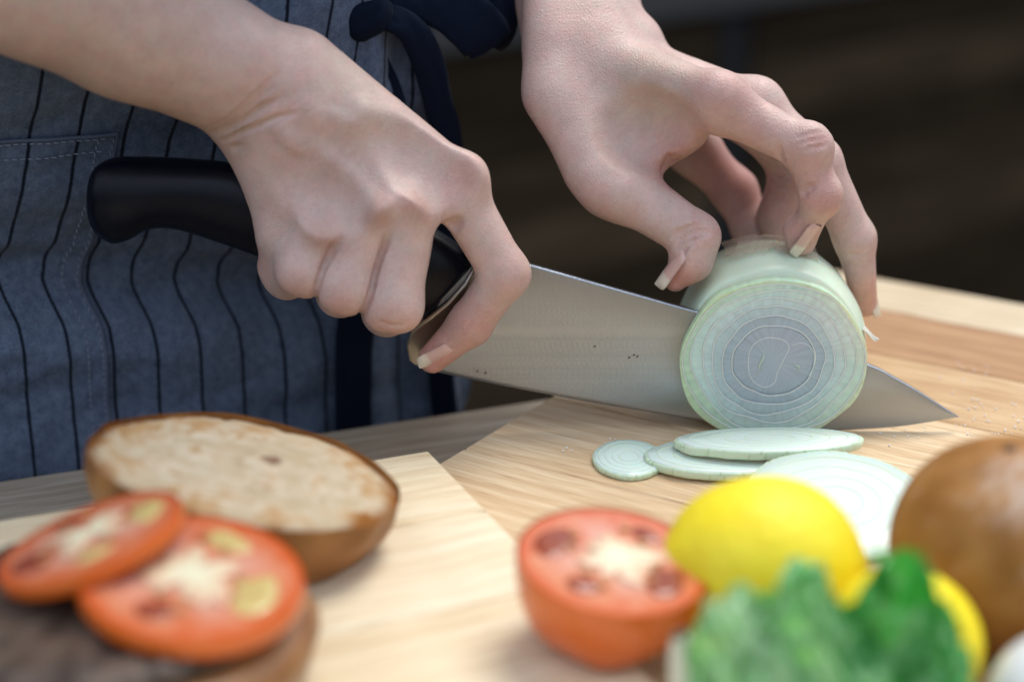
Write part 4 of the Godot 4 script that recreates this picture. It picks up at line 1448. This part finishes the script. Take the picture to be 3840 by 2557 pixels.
func tomato_half() -> void:
	var t := thing("tomato_half", "red tomato half standing on its round end, cut face up, left of the lemon", "tomato", Vector3(0.0286, 0.0341, 0.18))
	t.rotation_degrees = Vector3(7, 0, -6)
	put("skin", lathe(dome(16, 0.0278, 0.0310, 2, -90), 64, func(p: Vector3, a: float, i: int): return p * (1.0 + 0.02 * sin(a * 5.0) * smoothstep(0, 8, i))), tomato_skin(), t)
	tomato_face(t, 0.0272, 0.0008, 0.5, 1.0)


func tomato_slice(where: Vector3, rot: Vector3, R: float, th: float, label: String, turn: float) -> void:
	var t := thing("tomato_slice", label, "tomato slice", where, "tomato slices on the burger")
	t.rotation_degrees = rot
	var prof := [Vector2(0.0001, -th * 0.5), Vector2(R * 0.9, -th * 0.5), Vector2(R * 0.985, -th * 0.46), Vector2(R * 1.005, -th * 0.2), Vector2(R * 1.01, th * 0.2), Vector2(R * 0.995, th * 0.5)]
	prof.reverse()
	put("skin", lathe(prof, 64), tomato_skin(), t)
	tomato_face(t, R * 0.985, th * 0.5 - 0.0003, turn, 0.0)


func burger() -> void:
	var bun := thing("burger_bun_base", "brown bottom half of a burger bun under the meat patty", "bread bun", Vector3(-0.109, 0.008, 0.198))
	put("crust", lathe([Vector2(0.001, 0.019), Vector2(0.030, 0.0192), Vector2(0.046, 0.0205), Vector2(0.0525, 0.019), Vector2(0.0555, 0.014), Vector2(0.053, 0.005), Vector2(0.044, 0.0), Vector2(0.001, 0.0)], 64,
		func(p: Vector3, a: float, i: int): return p * (1.0 + 0.02 * fn.get_noise_3d(p.x * 30.0, 3.0, p.z * 30.0)),
		func(p: Vector3, a: float, i: int): return Color(0.33, 0.16, 0.06).lerp(Color(0.22, 0.09, 0.03), clampf(0.5 + fn.get_noise_3d(p.x * 50.0, p.y * 50.0, p.z * 50.0), 0.0, 1.0))), vmat(0.35, 0.5), bun)
	var pat := thing("burger_patty", "dark grilled meat patty on the bun base under the two tomato slices", "burger patty", Vector3(-0.114, 0.0262, 0.203))
	var prof := [Vector2(0.0005, 0.0095), Vector2(0.012, 0.0097), Vector2(0.022, 0.0095), Vector2(0.031, 0.0092), Vector2(0.039, 0.0088), Vector2(0.045, 0.0075), Vector2(0.0475, 0.005), Vector2(0.046, 0.002), Vector2(0.040, 0.0), Vector2(0.0005, 0.0)]
	put("meat", lathe(prof, 90,
		func(p: Vector3, a: float, i: int): return p + Vector3(p.x * 0.9, 0.0, p.z * 0.9) * 0.06 * fn.get_noise_3d(p.x * 40.0, 7.0, p.z * 40.0) + Vector3(0, 0.0034 if i > 0 and i < 8 else 0.0, 0) * fn.get_noise_3d(p.x * 120.0, 1.0, p.z * 120.0),
		func(p: Vector3, a: float, i: int): return Color(0.14, 0.098, 0.074).lerp(Color(0.03, 0.018, 0.012), clampf(0.5 + 1.2 * fn.get_noise_3d(p.x * 90.0, p.y * 90.0, p.z * 90.0), 0.0, 1.0))), vmat(0.42, 0.4), pat)
	var lt := thing("lettuce_leaf", "small dark green lettuce scrap between patty and tomato slice at the frame's left edge", "lettuce", Vector3(-0.1434, 0.0268, 0.192))
	var lf := leaf(0.014, 0.010, 0.0016, 3.0, 0.2, 0.8)
	put("leaf", grid(lf[0], lf[1], lf[2], lf[3]), mat(lin(0.04, 0.17, 0.05), 0.4), lt, Transform3D(Basis(Vector3.RIGHT, 0.5), Vector3(0, -0.006, 0)))
	tomato_slice(Vector3(-0.0864, 0.0407, 0.207), Vector3(7, 0, -6), 0.0305, 0.0062, "larger tomato slice lying flat on the burger patty, in front of the bun half", 0.3)
	tomato_slice(Vector3(-0.1157, 0.0455, 0.192), Vector3(-2, 0, 18), 0.0268, 0.0052, "smaller tomato slice leaning on the other slice at the frame's left edge", 1.1)


func lemons() -> void:
	var skin := vmat(0.46, 0.4)
	skin.heightmap_enabled = true
	skin.heightmap_scale = 0.06
	skin.heightmap_texture = noise_tex(0.06, 2, 51, [], 256, FastNoiseLite.TYPE_CELLULAR)
	skin.uv1_triplanar = true
	skin.uv1_scale = Vector3(22, 22, 22)
	skin.subsurf_scatter_enabled = true
	skin.subsurf_scatter_strength = 0.15
	var data := [
		[Vector3(0.0731, 0.026, 0.1667), 0.0300, 0.0268, Vector3(4, 12, 82), "yellow lemon right behind the tomato half"],
		[Vector3(0.1084, 0.02, 0.2011), 0.0235, 0.0208, Vector3(0, -75, 80), "yellow lemon half hidden by the lettuce, in front of the bread roll"]]
	for d in data:
		var t := thing("lemon", d[4], "lemon", d[0], "lemons")
		t.rotation_degrees = d[3]
		var prof := []
		for i in 31:
			var f := i / 30.0
			var y := cos(PI * f)
			var r: float = sin(PI * f) * d[2]
			var tip := 0.05 * exp(-pow((1.0 - absf(y)) / 0.05, 2.0))
			prof.append(Vector2(maxf(r, 0.0002), y * d[1] * (1.0 + tip)))
		put("peel", lathe(prof, 60, func(p: Vector3, a: float, i: int): return p * (1.0 + 0.02 * fn.get_noise_3d(p.x * 30.0, p.y * 30.0, p.z * 30.0)),
			func(p: Vector3, a: float, i: int): return Color(0.84, 0.71, 0.035).lerp(Color(0.82, 0.64, 0.015), 0.5 + fn.get_noise_3d(p.x * 40.0, p.y * 40.0, p.z * 40.0))), skin, t)


func roll() -> void:
	var t := thing("bread_roll", "round brown bread roll dusted with flour, cut by the frame's right edge", "bread roll", Vector3(0.1465, 0.031, 0.1635))
	var prof := []
	for i in 33:
		var f := i / 32.0
		prof.append(Vector2(maxf(sin(PI * f) * 0.0368, 0.0002), cos(PI * f) * (0.0318 if f < 0.5 else 0.031)))
	put("crust", lathe(prof, 80, func(p: Vector3, a: float, i: int): return p * (1.0 + 0.03 * fn.get_noise_3d(p.x * 25.0, p.y * 25.0, p.z * 25.0)),
		func(p: Vector3, a: float, i: int):
			var n := fn.get_noise_3d(p.x * 60.0, p.y * 60.0, p.z * 60.0)
			var n2 := fn.get_noise_3d(p.x * 260.0, p.y * 260.0, p.z * 260.0)
			var c := Color(0.36, 0.17, 0.05).lerp(Color(0.24, 0.10, 0.022), clampf(0.5 + n, 0.0, 1.0))
			c = c.lerp(Color(0.6, 0.48, 0.38), 0.2 * smoothstep(0.36, 0.55, n2))
			return c.lerp(Color(0.62, 0.52, 0.44), 0.6 * smoothstep(0.02, 0.004, (p - Vector3(-0.002, 0.026, 0.016)).length()) * clampf(0.6 + 1.5 * n2, 0.0, 1.0))), vmat(0.62, 0.28), t)
	var nub := SphereMesh.new()
	nub.radius = 0.0022
	nub.height = 0.003
	put("nub", nub, mat(lin(0.14, 0.06, 0.02), 0.6), t, Transform3D(Basis(), Vector3(-0.004, 0.0312, 0.0)))
	var e := thing("peeled_onion", "small white peeled onion just inside the frame's lower right corner", "onion", Vector3(0.1438, 0.02, 0.2357))
	put("bulb", lathe(dome(20, 0.0205, 0.0200, 90, -90), 48, func(p: Vector3, a: float, i: int): return p * (1.0 + 0.01 * fn.get_noise_3d(p.x * 40.0, p.y * 40.0, p.z * 40.0))), onion_flesh(lin(0.74, 0.76, 0.76), 0.25, 0.3), e)


func leaf(length: float, width: float, ruffle: float, seed_at: float, bend: float, shade: float) -> Array:
	var pts := PackedVector3Array()
	var cols := PackedColorArray()
	var rows := 70
	var n := 71
	for i in rows:
		var a := float(i) / (rows - 1)
		for j in n:
			var b := 2.0 * j / (n - 1) - 1.0
			var w := width * (0.45 + 0.55 * smoothstep(0.0, 0.55, a)) * (1.0 - 0.18 * smoothstep(0.8, 1.0, a))
			var e := maxf(pow(absf(b), 1.3), smoothstep(0.45, 1.0, a))
			var ru := ruffle * (0.25 + e) * (sin(a * 9.0 + seed_at + b * 2.0) + 0.9 * sin(b * 5.0 + a * 3.0 + seed_at * 2.0) + 1.6 * fn.get_noise_2d(a * 6.0 + seed_at, b * 5.0))
			var x := b * w * (1.0 - 0.18 * b * b) + ruffle * e * 0.6 * sin(a * 19.0 + b * 8.0)
			var y := length * (a - 0.26 * a * b * b) + ruffle * 0.5 * e * sin(b * 7.0 + seed_at) + ruffle * 0.4 * e * sin(b * 19.0 + seed_at * 3.0)
			var z := -bend * a * a * length - 0.25 * width * b * b + ru
			pts.append(Vector3(x, y, z))
			var g := fn.get_noise_2d(a * 6.0 + seed_at, b * 5.0)
			var c := Color(0.70, 0.88, 0.58).lerp(Color(0.09, 0.48, 0.09), clampf(shade + e * 0.3 + g * 0.7, 0.0, 1.0))
			c = c.lerp(Color(0.55, 0.64, 0.42), smoothstep(0.14, 0.02, absf(b) + a * 0.12))
			cols.append(c)
	return [rows, n, pts, cols]


func lettuce() -> void:
	var t := thing("lettuce", "bunch of ruffled green lettuce leaves in front of the lemons", "lettuce", Vector3(0.0841, 0, 0.2163) + Vector3(0.0, 0.0005, 0.038))
	var m := vmat(0.26, 0.62)
	m.cull_mode = BaseMaterial3D.CULL_DISABLED
	m.backlight_enabled = true
	m.backlight = Color(0.62, 0.85, 0.5)
	# [offset mm, turn, lean, roll, length, half width, ruffle, seed, bend, darkness]
	var set_of := [
		[Vector3(14, 2, 1), 8.0, -24.0, -2.0, 0.066, 0.016, 0.0032, 4.2, -0.1, 0.75],
		[Vector3(-9, 2, 3), -6.0, -26.0, 4.0, 0.062, 0.019, 0.0032, 1.0, -0.1, 0.3],
		[Vector3(22, 0.5, 9), 14.0, -28.0, -8.0, 0.056, 0.013, 0.0030, 7.7, -0.1, 0.65],
		[Vector3(-24, 1, 11), -12.0, -28.0, 10.0, 0.060, 0.018, 0.0032, 19.0, -0.1, 0.0],
		[Vector3(8, 2, 13), 6.0, -30.0, -6.0, 0.056, 0.018, 0.0032, 11.0, -0.1, 0.5],
		[Vector3(-13, 2, 17), -8.0, -32.0, 8.0, 0.055, 0.018, 0.0032, 23.0, -0.1, 0.05],
		[Vector3(18, 1, 17), 12.0, -32.0, -8.0, 0.049, 0.014, 0.0030, 15.0, -0.1, 0.6],
		[Vector3(-32, 0.5, 19), -26.0, -34.0, 22.0, 0.049, 0.014, 0.0028, 29.0, -0.1, 0.0],
		[Vector3(4, 1, 25), 0.0, -38.0, 0.0, 0.046, 0.018, 0.0032, 33.0, -0.1, 0.3]]
	for s in set_of:
		var l := leaf(s[4], s[5], s[6], s[7], s[8], s[9])
		var b := Basis(Vector3.UP, deg_to_rad(s[1])) * Basis(Vector3.FORWARD, deg_to_rad(-s[3])) * Basis(Vector3.RIGHT, deg_to_rad(s[2]))
		put("leaf", grid(l[0], l[1], l[2], l[3]), m, t, Transform3D(b, (s[0] as Vector3) * 0.001))
	put("stem", tube([Vector3(0.0506, 0.0028, 0.216) - t.position, Vector3(0.0477, 0.0206, 0.222) - t.position, Vector3(0.0458, 0.0284, 0.222) - t.position, Vector3(0.0439, 0.0349, 0.224) - t.position], [0.0065, 0.006, 0.0045, 0.002], 12), mat(lin(0.66, 0.66, 0.55), 0.35), t)


func salt() -> void:
	var mm := MultiMesh.new()
	mm.transform_format = MultiMesh.TRANSFORM_3D
	var bx := BoxMesh.new()
	bx.size = Vector3(0.0005, 0.00045, 0.0005)
	mm.mesh = bx
	var list := []
	var mids := [[Vector3(0.1821, 0, -0.0119), 0.020, 60], [Vector3(0.1849, 0, -0.0635), 0.008, 9], [Vector3(0.1726, 0, -0.0374), 0.03, 16], [Vector3(0.0225, 0, 0.0166), 0.015, 8], [Vector3(0.077, 0, -0.026), 0.02, 12], [Vector3(0.1553, 0, 0.0084), 0.02, 14]]
	for c in mids:
		for k in c[2]:
			var a := rng.randf() * TAU
			var r: float = c[1] * sqrt(rng.randf())
			var p: Vector3 = c[0] + Vector3(cos(a) * r * 1.3, 0.0004, sin(a) * r)
			list.append(Transform3D(Basis(Vector3.UP, rng.randf() * TAU).scaled(Vector3.ONE * rng.randf_range(0.5, 1.3)), p))
	mm.instance_count = list.size()
	for i in list.size():
		mm.set_instance_transform(i, list[i])
	var o := MultiMeshInstance3D.new()
	o.name = "salt_grains"
	o.multimesh = mm
	o.material_override = mat(lin(0.85, 0.85, 0.85), 0.2)
	o.set_meta("kind", "stuff")
	tag(o, "white salt grains scattered over the brown board", "salt")
	add_child(o)
